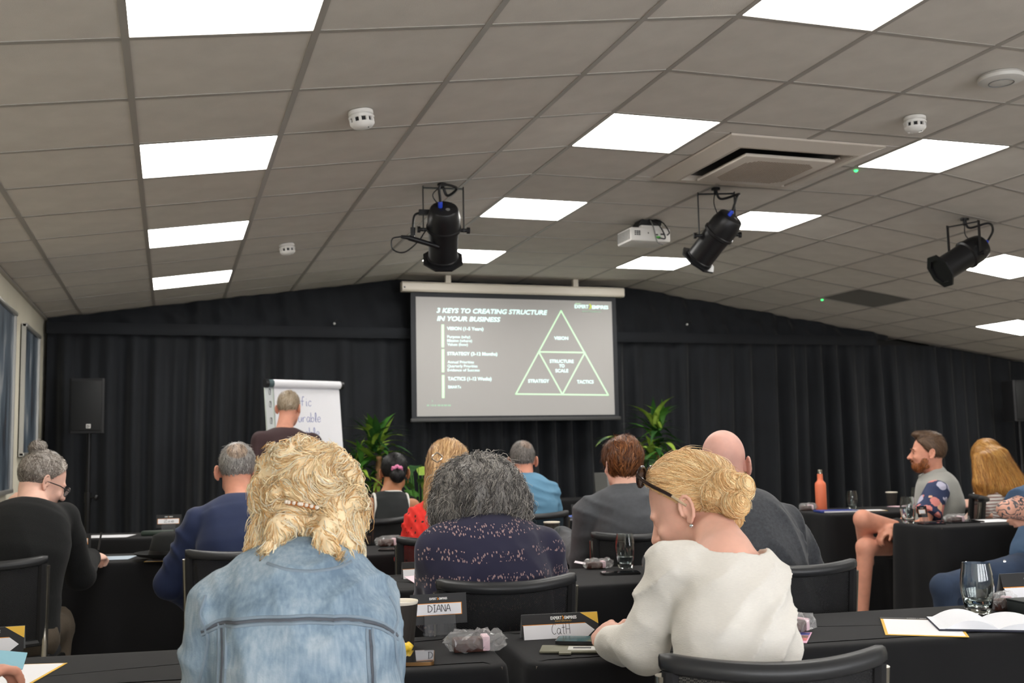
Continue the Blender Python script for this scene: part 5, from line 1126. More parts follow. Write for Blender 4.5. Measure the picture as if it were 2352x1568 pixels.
# 4 -- woman in denim with messy blonde curls
def p_denim():
    Yh = 2.18; hd = Head(W(703, 1160, Yh), (.10, .97, -.2), (0, .1, 1), .93); pel, kn, an = seat_legs(.25, 2.0, -6)
    nb = W(690, 1272, 2.12); sh = [W(522, 1402, 2.10), W(832, 1402, 2.13)]; el = [W(496, 1660, 2.14), W(862, 1650, 2.2)]; wr = [J(.15, 2.60, .795), J(.40, 2.58, .795)]
    col0 = cone(nb+J(0, .0, -.022), nb+J(0, .014, .030), .083, .068); colh = cone(nb+J(0, .0, -.06), nb+J(0, .014, .2), .066, .056)
    def den(nd, L, o, tc):
        n = nd('TexNoise', Scale=7.0, Detail=6.0, Roughness=.6); L.new(o, n.inputs['Vector']); mp = nd('Mapping'); mp.inputs['Scale'].default_value = (70, 70, 9); L.new(o, mp.inputs[0]); n2 = nd('TexNoise', Scale=2.0, Detail=3.0); L.new(mp.outputs[0], n2.inputs['Vector'])
        a = nd('Math', operation='MULTIPLY_ADD'); a.inputs[1].default_value = .35; L.new(n2.outputs['Fac'], a.inputs[0]); L.new(n.outputs['Fac'], a.inputs[2])
        return ramp(nd, L, a.outputs[0], [(.5, (108,130,150)), (.86, (180,194,204)), (.66, (138,160,178))])
    md = pat('washed_denim', (134,164,190), .85, den); N, L, b = nodes(md); n = N.new('ShaderNodeTexNoise'); n.inputs['Scale'].default_value = 380; bp = N.new('ShaderNodeBump'); bp.inputs['Strength'].default_value = .4; bp.inputs['Distance'].default_value = .002; tc = N.new('ShaderNodeTexCoord'); L.new(tc.outputs['Object'], n.inputs['Vector']); L.new(n.outputs['Fac'], bp.inputs['Height']); L.new(bp.outputs[0], b.inputs['Normal'])
    top = dict(mat=md, g=.020, ga=.022, pad=.006, name='denim_jacket', folds=[(.010, (6, 6, 7), 21), (.010, (13, 10, 15), 24), (.005, (30, 20, 26), 27), (.008, (.2, 0, 1), .06, 5)], hem=.46, neck=.066, neckz=-.01, extra=[lambda P: np.maximum(col0(P), -colh(P))], h=.0068, it=0)
    t, B = person('woman with messy blonde curls in a light blue denim jacket', hd, nb, sh, el, wr, pel, kn, an, skA, top, dict(mat=m_jeans), (((.3, .9, 0), (-.1, 0, 1), -1, .5), ((-.3, .9, 0), (.1, 0, 1), 1, .5)), h=.0075, f=.95, neck=.05)
    blob('inner_shirt', cone(nb+J(0, .0, -.03), nb+J(0, .014, .036), .064, .057, cut=0), nb-.12, nb+.12, .007, M('navy_cotton', (24,28,48), .85), t, B)
    mt = M('denim_seam', (140,156,170), .85, bump=.6, bs=900, dist=.002); mth = M('seam_thread', (92,96,104), .8); fn = top['fn']; w = lambda x, y: W(x, y, 2.1)
    yk = [(462, 1436), (500, 1412), (560, 1398), (620, 1392), (690, 1389), (780, 1393), (840, 1406), (890, 1438)]
    for dy in (0, 14): seam(t, B, fn, [w(x, y+dy-3) for x, y in yk], .0034, mt, 'yoke_seam')
    seam(t, B, fn, [w(x, y+4) for x, y in yk], .0036, mth, 'yoke_stitching', off=-.0012)
    P = spline([w(x, y+4) for x, y in yk], 8)
    for x0, x1 in ((505, 500), (818, 822)):
        for dx in (-7, 7): seam(t, B, fn, [w(x0+dx, 1415), w(x0+dx-1, 1480), w(x1+dx, 1568)], .0032, mt, 'panel_seam')
        seam(t, B, fn, [w(x0, 1418), w(x0, 1480), w(x1, 1568)], .0034, mth, 'panel_stitching', off=-.0012)
    for q in ([w(880, 1360), w(896, 1400), w(880, 1450), w(905, 1568)], [w(470, 1360), w(458, 1400), w(475, 1460), w(455, 1568)]): seam(t, B, fn, q, .0036, mt, 'armhole_seam')
    seam(t, B, fn, [w(604, 1283), w(650, 1294), w(700, 1296), w(760, 1290), w(792, 1280)], .0032, mt, 'collar_seam')
    lobes = [(hd.w((0, -.022, .035)), (.082, .094, .078)), (hd.w((-.034, -.05, .070)), (.044, .046, .038)), (hd.w((.036, -.045, .060)), (.046, .048, .042)), (hd.w((.0, -.085, .01)), (.055, .035, .045)), (hd.w((-.062, -.03, .010)), (.036, .05, .042)), (hd.w((.066, -.03, .0)), (.036, .05, .052)), (hd.w((.024, -.07, -.038)), (.038, .03, .028)), (hd.w((-.02, -.07, -.035)), (.036, .03, .022))]
    it = [(ell(a, r), .025) for a, r in lobes]+[(cone(W(778, 1200, 2.12), W(792, 1282, 2.06), .024, .012), .02), (cone(W(800, 1180, 2.15), W(806, 1262, 2.1), .022, .010), .02), (cone(W(612, 1200, 2.12), W(590, 1268, 2.1), .016, .006), .02), (cone(W(640, 1215, 2.05), W(612, 1262, 2.04), .013, .005), .02), (cone(W(748, 1215, 2.05), W(752, 1262, 2.02), .014, .006), .02)]
    u = union(it, .025)
    vol = lambda P: u(P)-.017*((1-np.abs(2*vnoise(P*24, 5)-1))**1.5-.3)-.006*(1-np.abs(2*vnoise(P*60, 6)-1))
    ctr = W(716, 1172, 2.04)
    def flow(P):
        n = np.stack([vnoise(P*17, 31)-.5, vnoise(P*17, 32)-.5, vnoise(P*17, 33)-.5], 1)*4.0; low = (P[:,2] < ctr[2]-.01)[:,None]; d = ctr-P; d /= np.linalg.norm(d, axis=1)[:,None]
        return np.where(low, J(0, -.1, -1.5), d*.8)+n
    lo, hi = bounds([a for a, r in lobes]+[W(797, 1300, 2.1), W(590, 1285, 2.1)], .12)
    hair('hair', t, B, vol, lo, hi, .006, flow, 6100, .085, .0011, [(255,232,188), (250,216,162), (255,246,222), (228,184,126), (255,238,200)], curl=(.005, 62), lift=.0035, K=10, sides=3, seed=4, stray=.06, jitter=.12)
    P = spline([W(678, 1162, 1.9), W(714, 1167, 1.9), W(752, 1175, 1.9)], 6); d = J(0, 1, 0); P = P-d*.05
    for _ in range(60): P = P+d*np.clip(vol(P)-.014, -.02, .03)[:,None]*.7
    MB().tube(P, .0045, 6).build('hair_comb', M('tortoise', (186,112,50), .25), t, loc=B)
    for i in np.linspace(0, len(P)-1, 8).astype(int): MB().lathe([(0, -.004), (.003, -.0028), (.0042, 0), (.003, .0028), (0, .004)], P[i]-d*.005+J(0, 0, .001), (0, 0, 1), 10).build('pearl', M('pearl', (236,224,210), .2), t, loc=B)
# 5 -- woman in a black sleeveless top
def p_black():
    hd = Head(W(906, 1086, 6.45), (.16, .98, -.05), (0, 0, 1), .96); pel, kn, an = seat_legs(1.25, 6.32, -4)
    nb = W(896, 1136, 6.40); sh = [W(840, 1160, 6.40), W(947, 1162, 6.40)]; el = [W(824, 1240, 6.5), W(962, 1240, 6.55)]; wr = [W(850, 1240, 6.75), W(940, 1240, 6.8)]
    top = dict(mat=M('black_jersey', (30,33,34), .85, bump=.1, bs=300), g=.012, ga=.01, sleeve=0, inset=.040, name='sleeveless_top', folds=[(.008, (8, 8, 8), 41)], hem=.5, neck=.062, neckz=.0, h=.008)
    t, B = person('woman in a black sleeveless top edged in white with a pink hair tie', hd, nb, sh, el, wr, pel, kn, an, skC, top, dict(mat=m_jeans), h=.0075, f=.80, dp=.92)
    mw = M('white_trim', (220,218,212), .4); fn = top['fn']
    for s in (0, 1):
        x = nv(sh[s]-sh[1-s]); c = sh[s]-x*.044
        ring = [c+J(0, math.cos(a)*.09, math.sin(a)*.10-.03) for a in np.linspace(0, 2*math.pi, 25)]; P = np.array(ring)
        for _ in range(40):
            g = grad(fn, P); P = P-g*np.clip(fn(P), -.02, .02)[:,None]*.6; P = P-(((P-c)@x)[:,None]*x)
        MB().tube(P, .0085, 6).build('armhole_trim', mw, t, loc=B)
    P = np.array([nb+J(math.cos(a)*.068, math.sin(a)*.068, .010+.012*math.sin(-a)) for a in np.linspace(0, 2*math.pi, 25)]); MB().tube(P, .008, 6).build('neck_trim', mw, t, loc=B)
    vol0 = cap(hd, (.083, .104, .093), line=hairline(.06, -.07, -.015)); b = hd.w((.015, -.112, -.02)); bf = ell(b, (.046, .036, .042)); vol = lambda P: smin(vol0(P), bf(P), .012); lo, hi = hbox(hd, .17)
    hair('hair', t, B, vol, lo, hi, .008, lambda P: b-P, 1400, .06, .0013, [(28,27,28), (40,38,38), (20,20,22)], lift=.002, K=8, seed=5)
    c = hd.w((.012, -.115, .022)); MB().tube([c+hd.v((math.cos(a)*.026, -.012*math.sin(a), .012*math.sin(a)+.006*math.sin(5*a))) for a in np.linspace(0, 2*math.pi, 30)], .0095, 7).build('hair_tie', M('pink_scrunchie', (222,130,170), .7), t, loc=B)
    for q in (-1, 1): MB().tube([hd.w((q*.084, -.012+.010*math.cos(a), -.055+.012*math.sin(a))) for a in np.linspace(0, 2*math.pi, 14)], .0022, 5).build('earring', M('gold', (220,180,90), .25, metal=1), t, loc=B)
# 6 -- woman in red with long blonde hair
def p_red():
    hd = Head(W(1034, 1072, 4.98), (.72, .68, -.1), (0, 0, 1), .97); pel, kn, an = seat_legs(1.20, 4.78, -6, reach=.36, foot=.12)
    nb = W(1020, 1162, 4.92); sh = [W(966, 1202, 4.90), W(1080, 1196, 4.96)]; el = [W(942, 1280, 4.95), W(1100, 1270, 5.05)]; wr = [J(1.15, 5.33, .80), J(1.42, 5.33, .80)]
    def red(nd, L, o, tc):
        v = nd('TexVoronoi', Scale=26.0); L.new(o, v.inputs['Vector']); return ramp(nd, L, v.outputs['Distance'], [(0, (40,20,20)), (.17, (226,44,34))], True)
    top = dict(mat=pat('red_print', (222,46,36), .8, red), g=.02, ga=.024, name='red_dress', folds=[(.016, (12, 9, 3), 51), (.006, (20, 20, 10), 52), (.008, (1, 0, .3), .03, 2)], hem=.46, neck=.06, h=.008)
    t, B = person('woman in a red printed dress with long blonde hair', hd, nb, sh, el, wr, pel, kn, an, skA, top, dict(mat=M('red_skirt', (190,40,34), .8), name='skirt'), h=.0075, f=.95)
    it = [(ell(hd.w((0, -.02, .035)), np.array((.09, .112, .100))*1.0, hd.R), .03), (cone(W(1000, 1075, 4.93), W(990, 1165, 4.82), .045, .030), .03), (cone(W(1015, 1080, 4.88), W(1005, 1175, 4.80), .05, .035), .03), (cone(W(1045, 1090, 4.90), W(1035, 1180, 4.82), .05, .035), .03)]
    u = union(it, .03); fc_ = hd.fn(ell((0, .085, -.045), (.07, .06, .085))); vol = lambda P: smax(u(P)-.005*vnoise(P*40, 2), -fc_(P), .01)
    part = hd.w((-.02, .03, .13)); lo, hi = bounds([hd.w((x, y, z)) for x in (-.1, .1) for y in (-.13, .1) for z in (-.05, .14)]+[W(990, 1190, 4.8), W(1035, 1195, 4.8)], .06)
    hair('hair', t, B, vol, lo, hi, .008, lambda P: np.where((P[:,2] > hd.c[2])[:,None], nv(P.mean(0)-part)*0+(P-part)*8+J(-.1, -.3, -.6), J(-.05, 0, -1)), 2600, .16, .0013, [(206,166,116), (176,134,90), (226,190,142), (146,108,74)], curl=(.002, 40), lift=.003, K=11, seed=6)
    c = W(1004, 1050, 4.80); MB().tube([c+J(.02*math.cos(a)+.005*math.cos(3*a), 0, .022*math.sin(a)) for a in np.linspace(0, 2*math.pi, 20)], .004, 6).build('hair_clip', M('clip_metal', (214,196,176), .2, metal=.8), t, loc=B)
# 7 -- woman with grey curls in a purple cardigan
def p_purple():
    hd = Head(W(1098, 1140, 3.34), (.06, .98, -.15), (0, 0, 1), .98); pel, kn, an = seat_legs(.97, 3.24, -4)
    nb = W(1104, 1218, 3.28); sh = [W(1016, 1274, 3.26), W(1242, 1272, 3.30)]; el = [W(1002, 1400, 3.36), W(1268, 1395, 3.42)]; wr = [W(1060, 1400, 3.62), W(1220, 1395, 3.66)]
    def lace(nd, L, o, tc):
        mp = nd('Mapping'); mp.inputs['Scale'].default_value = (170, 60, 75); mp.inputs['Rotation'].default_value = (0, .6, 0); L.new(o, mp.inputs[0]); v = nd('TexVoronoi', Scale=1.0); L.new(mp.outputs[0], v.inputs['Vector'])
        w = nd('TexWave', wave_type='BANDS', bands_direction='Z', Scale=4.2, Distortion=3.5, Detail=2.0); w.inputs['Detail Scale'].default_value = 1.2; L.new(o, w.inputs['Vector'])
        a = nd('Math', operation='LESS_THAN'); a.inputs[1].default_value = .35; L.new(v.outputs['Distance'], a.inputs[0]); b = nd('Math', operation='GREATER_THAN'); b.inputs[1].default_value = .52; L.new(w.outputs['Fac'], b.inputs[0]); n = nd('TexNoise', Scale=14.0); L.new(o, n.inputs['Vector']); n3 = nd('Math', operation='GREATER_THAN'); n3.inputs[1].default_value = .42; L.new(n.outputs['Fac'], n3.inputs[0])
        m = nd('Math', operation='MULTIPLY'); L.new(a.outputs[0], m.inputs[0]); L.new(b.outputs[0], m.inputs[1]); m2 = nd('Math', operation='MULTIPLY'); L.new(m.outputs[0], m2.inputs[0]); L.new(n3.outputs[0], m2.inputs[1])
        return ramp(nd, L, m2.outputs[0], [(0, (37,36,58)), (1, (152,126,124))])
    mat = pat('lace_knit', (42,40,66), .95, lace); mat.node_tree.nodes['Principled BSDF'].inputs['Sheen Weight'].default_value = .15
    top = dict(mat=mat, g=.034, ga=.034, name='cardigan', folds=[(.010, (7, 7, 6), 61), (.004, (20, 20, 16), 62)], hem=.45, neck=.066, h=.009)
    t, B = person('woman with grey curly hair in a purple openwork cardigan', hd, nb, sh, el, wr, pel, kn, an, skA, top, dict(mat=m_jeans), h=.0078, f=1.08, dp=1.1)
    it = [(ell(hd.w((.0, -.015, .010)), (.140, .125, .118)), .03), (ell(hd.w((-.075, -.02, -.05)), (.078, .09, .075)), .03), (ell(hd.w((.085, -.02, -.045)), (.072, .09, .075)), .03), (ell(hd.w((0, -.06, -.055)), (.11, .06, .06)), .03)]
    u = union(it, .04); vol = lambda P: u(P)-.010*vnoise(P*30, 8)-.006*vnoise(P*75, 9)
    top_ = hd.w((.01, .0, .14)); lo, hi = bounds([hd.w((x, y, z)) for x in (-.16, .16) for y in (-.14, .11) for z in (-.13, .13)], .04)
    def flow(P):
        n = np.stack([vnoise(P*34, 41)-.5, vnoise(P*34, 42)-.5, vnoise(P*34, 43)-.5], 1)*2.2; return (P-top_)*5+J(0, 0, -.8)+n
    hair('hair', t, B, vol, lo, hi, .008, flow, 3500, .10, .001, [(112,110,108), (150,146,140), (74,72,72), (182,176,168), (96,92,90)], curl=(.0065, 170), lift=.006, K=13, sides=3, seed=7, stray=.12)
# 8 -- man in a blue shirt
def p_blue():
    hd = Head(W(1200, 1058, 6.35), (.24, .97, -.05), (0, 0, 1), .98); pel, kn, an = seat_legs(2.09, 6.22, -6)
    nb = W(1204, 1096, 6.30); sh = [W(1150, 1124, 6.30), W(1262, 1132, 6.30)]; el = [W(1140, 1215, 6.36), W(1274, 1215, 6.4)]; wr = [W(1170, 1230, 6.65), W(1250, 1225, 6.65)]
    top = dict(mat=M('blue_cotton', (92,136,164), .8, bump=.1, bs=200), g=.018, ga=.018, name='shirt', folds=[(.012, (4, 6, 13), 71), (.005, (12, 12, 20), 72), (.006, (.25, 0, 1), .055, 4)], hem=.5, neck=.058, neckz=.015, h=.008)
    t, B = person('man with short grey hair in a light blue shirt', hd, nb, sh, el, wr, pel, kn, an, skB, top, dict(mat=m_jeans), h=.0078, f=1.05)
    collar(t, B, nb, (0, .1, 1), top['mat'], .082, .071, .042)
    vol = cap(hd, (.079, .100, .091), line=hairline(.055, -.07, -.03)); lo, hi = hbox(hd)
    hair('hair', t, B, vol, lo, hi, .008, crown_flow(hd), 1500, .022, .0014, [(112,106,102), (140,134,128), (88,84,82)], lift=.003, K=5, seed=8, rootcol=lambda V, c: c*np.where(np.linalg.norm(hd.loc(V)-J(.02, -.07, .10), axis=1)[:,None] < .04, J(1.25, 1.0, .85), 1))
# 9 -- auburn man in a grey blazer
def p_auburn():
    hd = Head(W(1428, 1066, 4.76), (-.05, .99, -.05), (0, 0, 1), .99); pel, kn, an = seat_legs(2.05, 4.60, -8)
    nb = W(1436, 1130, 4.70); sh = [W(1350, 1184, 4.70), W(1536, 1170, 4.72)]; el = [W(1342, 1290, 4.78), W(1570, 1280, 4.85)]; wr = [J(1.95, 5.30, .80), J(2.32, 5.30, .80)]
    top = dict(mat=M('grey_wool', (74,76,80), .9, var=.08, vs=60, bump=.2, bs=500, sheen=.1), g=.024, ga=.024, pad=.014, name='blazer', folds=[(.012, (7, 8, 5), 81), (.006, (14, 12, 12), 82), (.009, (.4, 0, .9), .08, 6)], hem=.42, neck=.060, neckz=.02, trap=.028, h=.009)
    t, B = person('man with thick auburn hair in a grey blazer', hd, nb, sh, el, wr, pel, kn, an, skA, top, dict(mat=m_jeans), h=.0076)
    collar(t, B, nb, (-.06, .12, 1), top['mat'], .092, .073, .055)
    vol0 = cap(hd, (.090, .113, .106), c=(0, -.016, .030), line=hairline(.065, -.092, -.005)); vol = lambda P: vol0(P)-.010*vnoise(P*28, 12); lo, hi = hbox(hd, .15)
    def flow(P): n = np.stack([vnoise(P*30, 51)-.5, vnoise(P*30, 52)-.5, vnoise(P*30, 53)-.5], 1)*1.6; c = hd.w((.03, .03, .14)); return (P-c)*7+J(0, 0, -.35)+n
    hair('hair', t, B, vol, lo, hi, .007, flow, 2500, .06, .0014, [(122,74,42), (92,54,32), (150,96,56), (70,44,30)], curl=(.003, 70), lift=.005, K=9, seed=9)
# 10 -- bald man
def p_bald():
    hd = Head(W(1664, 1068, 3.46), (.60, .79, -.06), (0, .05, 1), 1.02); pel, kn, an = seat_legs(1.93, 3.22, -12, reach=.36, foot=.12)
    nb = W(1676, 1152, 3.38); sh = [W(1560, 1204, 3.40), W(1800, 1202, 3.36)]; el = [W(1530, 1320, 3.5), W(1858, 1316, 3.46)]; wr = [J(1.78, 3.80, .80), J(2.10, 3.78, .80)]
    top = dict(mat=M('charcoal_knit', (58,60,64), .92, var=.22, vs=110, bump=.25, bs=400, sheen=.1), g=.026, ga=.024, name='sweater', folds=[(.010, (8, 8, 6), 91), (.005, (15, 15, 10), 92), (.007, (.9, 0, .4), .07, 8)], hem=.46, neck=.060, neckz=.015, h=.008)
    t, B = person('bald man in a charcoal knitted sweater', hd, nb, sh, el, wr, pel, kn, an, skE, top, dict(mat=m_jeans), h=.0072, f=1.06, dp=1.08, neck=.06)
    collar(t, B, nb, (-.06, .12, 1), top['mat'], .088, .078, .038)
# 11 -- woman in white, blonde bun, sunglasses on her head
def p_white():
    hd = Head(W(1584, 1166, 2.28), (-.66, .60, -.46), (-.22, .22, 1), .96); pel, kn, an = seat_legs(1.09, 1.94, -10, z=.54, reach=.36, foot=.12)
    nb = W(1662, 1258, 2.12); sh = [W(1556, 1306, 2.12), W(1734, 1328, 2.08)]; el = [W(1478, 1484, 2.18), W(1738, 1540, 2.10)]; wr = [W(1398, 1474, 2.42), J(1.30, 2.47, .79)]
    mat = M('white_knit', (226,222,214), .9, var=.035, vs=40, bump=.35, bs=40, stretch=(3, 3, 22), sheen=.1, dist=.003)
    top = dict(mat=mat, g=.016, ga=.016, armblend=.010, name='white_top', folds=[(.008, (5, 5, 8), 101), (.008, (11, 8, 15), 102), (.004, (24, 16, 30), 103), (.0075, (-.6, 0, .8), .055, 7)], hem=.44, neck=.078, neckz=-.028, h=.0062, it=1)
    t, B = person('woman in a thin white top with a blonde bun and sunglasses pushed up', hd, nb, sh, el, wr, pel, kn, an, skA, top, dict(mat=m_jeans), (((.12, .55, .12), (-.62, -.05, .75), 1, 1.15), ((-.5, .8, 0), (.1, 0, 1), 1, .6)), h=.0054, f=.69, dp=.85, armk=.86, neck=.050, ears=.2, eh=.0030)
    vol0 = cap(hd, (.086, .108, .099), c=(0, -.012, .037), line=hairline(.066, -.052, .024)); bc = [W(1668, 1108, 2.16), W(1702, 1120, 2.15), W(1688, 1160, 2.14), W(1652, 1135, 2.18)]
    it = [(vol0, .02), (cone(hd.w((0, -.09, .03)), bc[3], .045, .040), .03), (ell(hd.w((0, -.070, -.045)), (.056, .042, .050), hd.R), .02)]+[(ell(b, r), .006) for b, r in zip(bc, ((.028, .030, .026), (.026, .03, .030), (.030, .03, .026), (.030, .03, .030)))]; u = union(it, .02); vol = lambda P: u(P)-.003*vnoise(P*45, 4)
    ctr = lerp(bc[3], hd.w((0, -.1, .03)), .25); ax = nv(bc[1]-hd.c)
    def flow(P):
        near = (np.min([np.linalg.norm(P-b, axis=1) for b in bc], axis=0) < .036)[:,None]; k = np.argmin([np.linalg.norm(P-b, axis=1) for b in bc], axis=0); c = np.array(bc)[k]
        sw = np.cross(P-c, nv(J(.3, -1, .35))); sw /= np.linalg.norm(sw, axis=1)[:,None]+1e-6; d = ctr-P; d /= np.linalg.norm(d, axis=1)[:,None]+1e-6; return np.where(near, sw*1.2, d*1.4)
    lo, hi = bounds([hd.w((x, y, z)) for x in (-.1, .1) for y in (-.13, .1) for z in (-.09, .14)]+bc, .06)
    hair('hair', t, B, vol, lo, hi, .006, flow, 3900, .085, .00085, [(252,214,160), (240,196,138), (255,232,188), (218,170,114), (252,222,170)], lift=.0022, K=9, sides=3, seed=11, stray=.05)
    # sunglasses resting in the hair
    ms = M('tortoise_dark', (40,26,22), .2); md = M('sun_lens', (70,36,20), .08, alpha=.75)
    fz, fy = .118, .050
    for q in (-1, 1):
        rim = [hd.w((q*.036+.029*math.cos(a), fy+.012-.014*math.sin(a), fz+.020*math.sin(a))) for a in np.linspace(0, 2*math.pi, 22)]; MB().tube(rim, .0038, 7).build('sunglass_rim', ms, t, loc=B)
        MB().add([hd.w((q*.036, fy+.013, fz))]+rim[:-1], [[0, i+1, (i+1) % 21+1] for i in range(21)]).build('sunglass_lens', md, t, loc=B)
        arm = spline([hd.w((q*.066, fy+.012, fz+.004)), hd.w((q*.084, fy-.01, fz-.03)), hd.w((q*.094, fy-.045, fz-.075)), hd.w((q*.090, fy-.07, fz-.118))], 6); MB().tube(arm[:14], .0042, 7).build('sunglass_arm', ms, t, loc=B); MB().tube(arm[13:], .0032, 7).build('arm_tip', M('clear_acetate', (206,190,160), .15, alpha=.6), t, loc=B)
    MB().tube([hd.w((-.009, fy+.013, fz+.004)), hd.w((.009, fy+.013, fz+.004))], .0034, 6).build('sunglass_bridge', ms, t, loc=B)
    MB().lathe([(0, -.004), (.004, -.002), (.0045, 0), (.003, .003), (0, .004)], hd.w((-.090, -.008, -.046)), hd.R[:,0], 10).build('earring', M('diamond', (220,230,235), .05, metal=.8), t, loc=B)
# 12 -- bearded man with crossed bare legs
def p_beard():
    hd = Head(W(2131, 1040, 6.05), (-.84, .54, .02), (.03, 0, 1), 1.06); pel = W(2148, 1222, 6.1); pel[2] = .56
    nb = W(2146, 1098, 6.06); sh = [nb+J(-.10, -.14, -.075), nb+J(.10, .15, -.065)]; el = [W(2122, 1204, 5.88), W(2150, 1200, 6.4)]; wr = [W(2046, 1214, 5.90), W(2080, 1190, 6.35)]
    kn = [W(1982, 1192, 5.98), W(1988, 1256, 5.98)]; an = [W(1985, 1262, 6.2), W(1978, 1388, 6.02)]; an[1][2] = .10
    fl = J(*(kn[0]-pel)); hips = [pel+J(-.02, -.09, -.02), pel+J(-.02, .09, -.02)]
    legskin = [(cone(lerp(hips[s], kn[s], .3), kn[s], .07, .056), .03) for s in (0, 1)]+[(cone(kn[0], W(1992, 1290, 6.26), .055, .045), .03), (cone(kn[1], an[1], .056, .036), .03), (cone(an[1], an[1]+J(0, 0, -.05), .036, .036), .02)]
    def flo(nd, L, o, tc):
        n = nd('TexNoise', Scale=30.0, Detail=2.0); L.new(o, n.inputs['Vector']); ad = nd('VectorMath', operation='MULTIPLY_ADD'); ad.inputs[1].default_value = (.03,)*3; L.new(n.outputs['Color'], ad.inputs[0]); L.new(o, ad.inputs[2])
        v = nd('TexVoronoi', Scale=15.0); L.new(ad.outputs[0], v.inputs['Vector']); k = nd('Math', operation='LESS_THAN'); k.inputs[1].default_value = .5; L.new(v.outputs['Distance'], k.inputs[0]); s = nd('SeparateColor'); L.new(v.outputs['Color'], s.inputs[0])
        c = ramp(nd, L, s.outputs[0], [(0, (216,136,130)), (.85, (48,58,92)), (.25, (182,180,200)), (.55, (224,176,146))], True); mx = nd('MixRGB'); L.new(k.outputs[0], mx.inputs[0]); mx.inputs[1].default_value = lin((46,56,88))+(1,); L.new(c, mx.inputs[2]); return mx.outputs[0]
    mf = pat('floral_cotton', (46,56,88), .8, flo)
    top = dict(mat=M('grey_fleece', (160,160,154), .95, bump=.5, bs=160, sheen=.3), g=.026, ga=.012, sleeve=0, inset=.0, name='fleece_vest', folds=[(.008, (7, 7, 7), 111)], hem=.66, neck=.06, neckz=.02, trap=.03, h=.008)
    t, B = person('bearded man in a grey fleece vest and floral shirt with legs crossed', hd, nb, sh, el, wr, pel, kn, an, skB, top, None, (((-.85, .1, -.5), (-.45, -.1, .85), -1, .75), ((-.8, 0, -.5), (-.4, 0, .9), 1, .6)), h=.0075, back=(.84, -.54, 0), shoes=False, legskin=legskin, bow=.03, f=1.02, dp=1.1)
    collar(t, B, nb, (-.40, .25, 1), top['mat'], .098, .086, .085, .012, -.03)
    for s in (0, 1): blob('floral_sleeve', folds_on(union([cone(sh[s]+J(0, 0, -.005), lerp(sh[s], el[s], .72), .078, .084, cut=0.0)], .02), [(.008, (12, 12, 12), 7)]), *bounds([sh[s], el[s]], .13), .007, mf, t, B)
    it = [ell(pel-J(0, 0, .03), (.15, .17, .11))]+[(cone(hips[s], lerp(hips[s], kn[s], .62), .088, .084, cut=0), .03) for s in (0, 1)]; blob('shorts', union(it, .03), *bounds([pel, *[lerp(hips[s], kn[s], .62) for s in (0, 1)]], .2), .010, M('black_shorts', (36,38,40), .85), t, B)
    a = an[1]; d = nv(J(-.95, -.25, 0)); ms = M('teal_shoe', (62,84,86), .7)
    fn = union([cone(a+J(0, 0, -.03), a+J(0, 0, -.05), .042, .044), (cone(a-d*.03+J(0, 0, -.06), a+d*.16+J(0, 0, -.065), .036, .034), .03)], .03); blob('shoe', lambda P: np.maximum(fn(P), .012-P[:,2]), *bounds([a-d*.08-J(0, 0, .1), a+d*.2], .08), .008, ms, t, B)
    for k in range(4): c = a+d*(.045+.022*k)+J(0, 0, -.022-.006*k); MB().tube(spline([c+J(.01, -.035, -.01), c+J(0, 0, .008), c+J(.01, .035, -.01)]), .004, 5).build('lace', M('lace_white', (214,212,206), .8), t, loc=B)
    MB().box((a+d*.06)*J(1, 1, 0)+J(0, 0, .006), (.28, .09, .012), rotm('Z', math.atan2(d[1], d[0])), bev=.005).build('sole', M('sole_white', (200,196,186), .7), t, loc=B)
    blob('sock', cone(a+J(0, 0, .0), a+J(0, 0, -.06), .040, .042, cut=0), *bounds([a, a-J(0, 0, .06)], .06), .008, M('black_sock', (26,28,30), .9), t, B)
    MB().tube(spline([nb+J(-.09, -.012, .02), nb+J(-.105, -.012, -.05), nb+J(-.125, -.01, -.15)]), .003, 5).build('zip', M('zip_yellow', (214,158,50), .5), t, loc=B)
    vol0 = cap(hd, (.083, .104, .100), c=(0, -.010, .040), line=hairline(.062, -.075, .0)); qf = hd.fn(ell((0, .045, .116), (.055, .048, .022))); vol = lambda P: smin(vol0(P), qf(P), .02)-.004*vnoise(P*45, 7); lo, hi = hbox(hd, .17)
    hair('hair', t, B, vol, lo, hi, .008, lambda P: np.where((hd.loc(P)[:,2] > .08)[:,None], hd.v((.1, -.8, .4)), hd.v((0, -.6, -.7)))*1.0, 1900, .035, .0014, [(92,70,54), (74,56,44), (112,88,68)], lift=.003, K=6, seed=12)
    bl = union([ell((0, .052, -.082), (.050, .050, .042)), (ell((-.05, .02, -.06), (.018, .032, .04)), .02), (ell((.05, .02, -.06), (.018, .032, .04)), .02), (ell((0, .094, -.05), (.030, .012, .007)), .01)], .02); mo = ell((0, .112, -.066), (.02, .02, .005)); bv = hd.fn(lambda q: np.maximum(smax(bl(q), -mo(q), .004), np.where(q[:,2] > -.045, np.abs(q[:,0])*-1+.0-.0, -1)*0-1)) if False else hd.fn(lambda q: smax(bl(q), -mo(q), .004))
    lo, hi = bounds([hd.w((x, y, z)) for x in (-.07, .07) for y in (-.02, .12) for z in (-.14, -.02)], .02)
    hair('beard', t, B, bv, lo, hi, .006, lambda P: hd.v((0, .3, -.9))*np.ones((len(P), 1)), 1500, .022, .0011, [(150,86,46), (116,66,38), (174,108,60), (92,56,36)], lift=.003, K=5, seed=13)
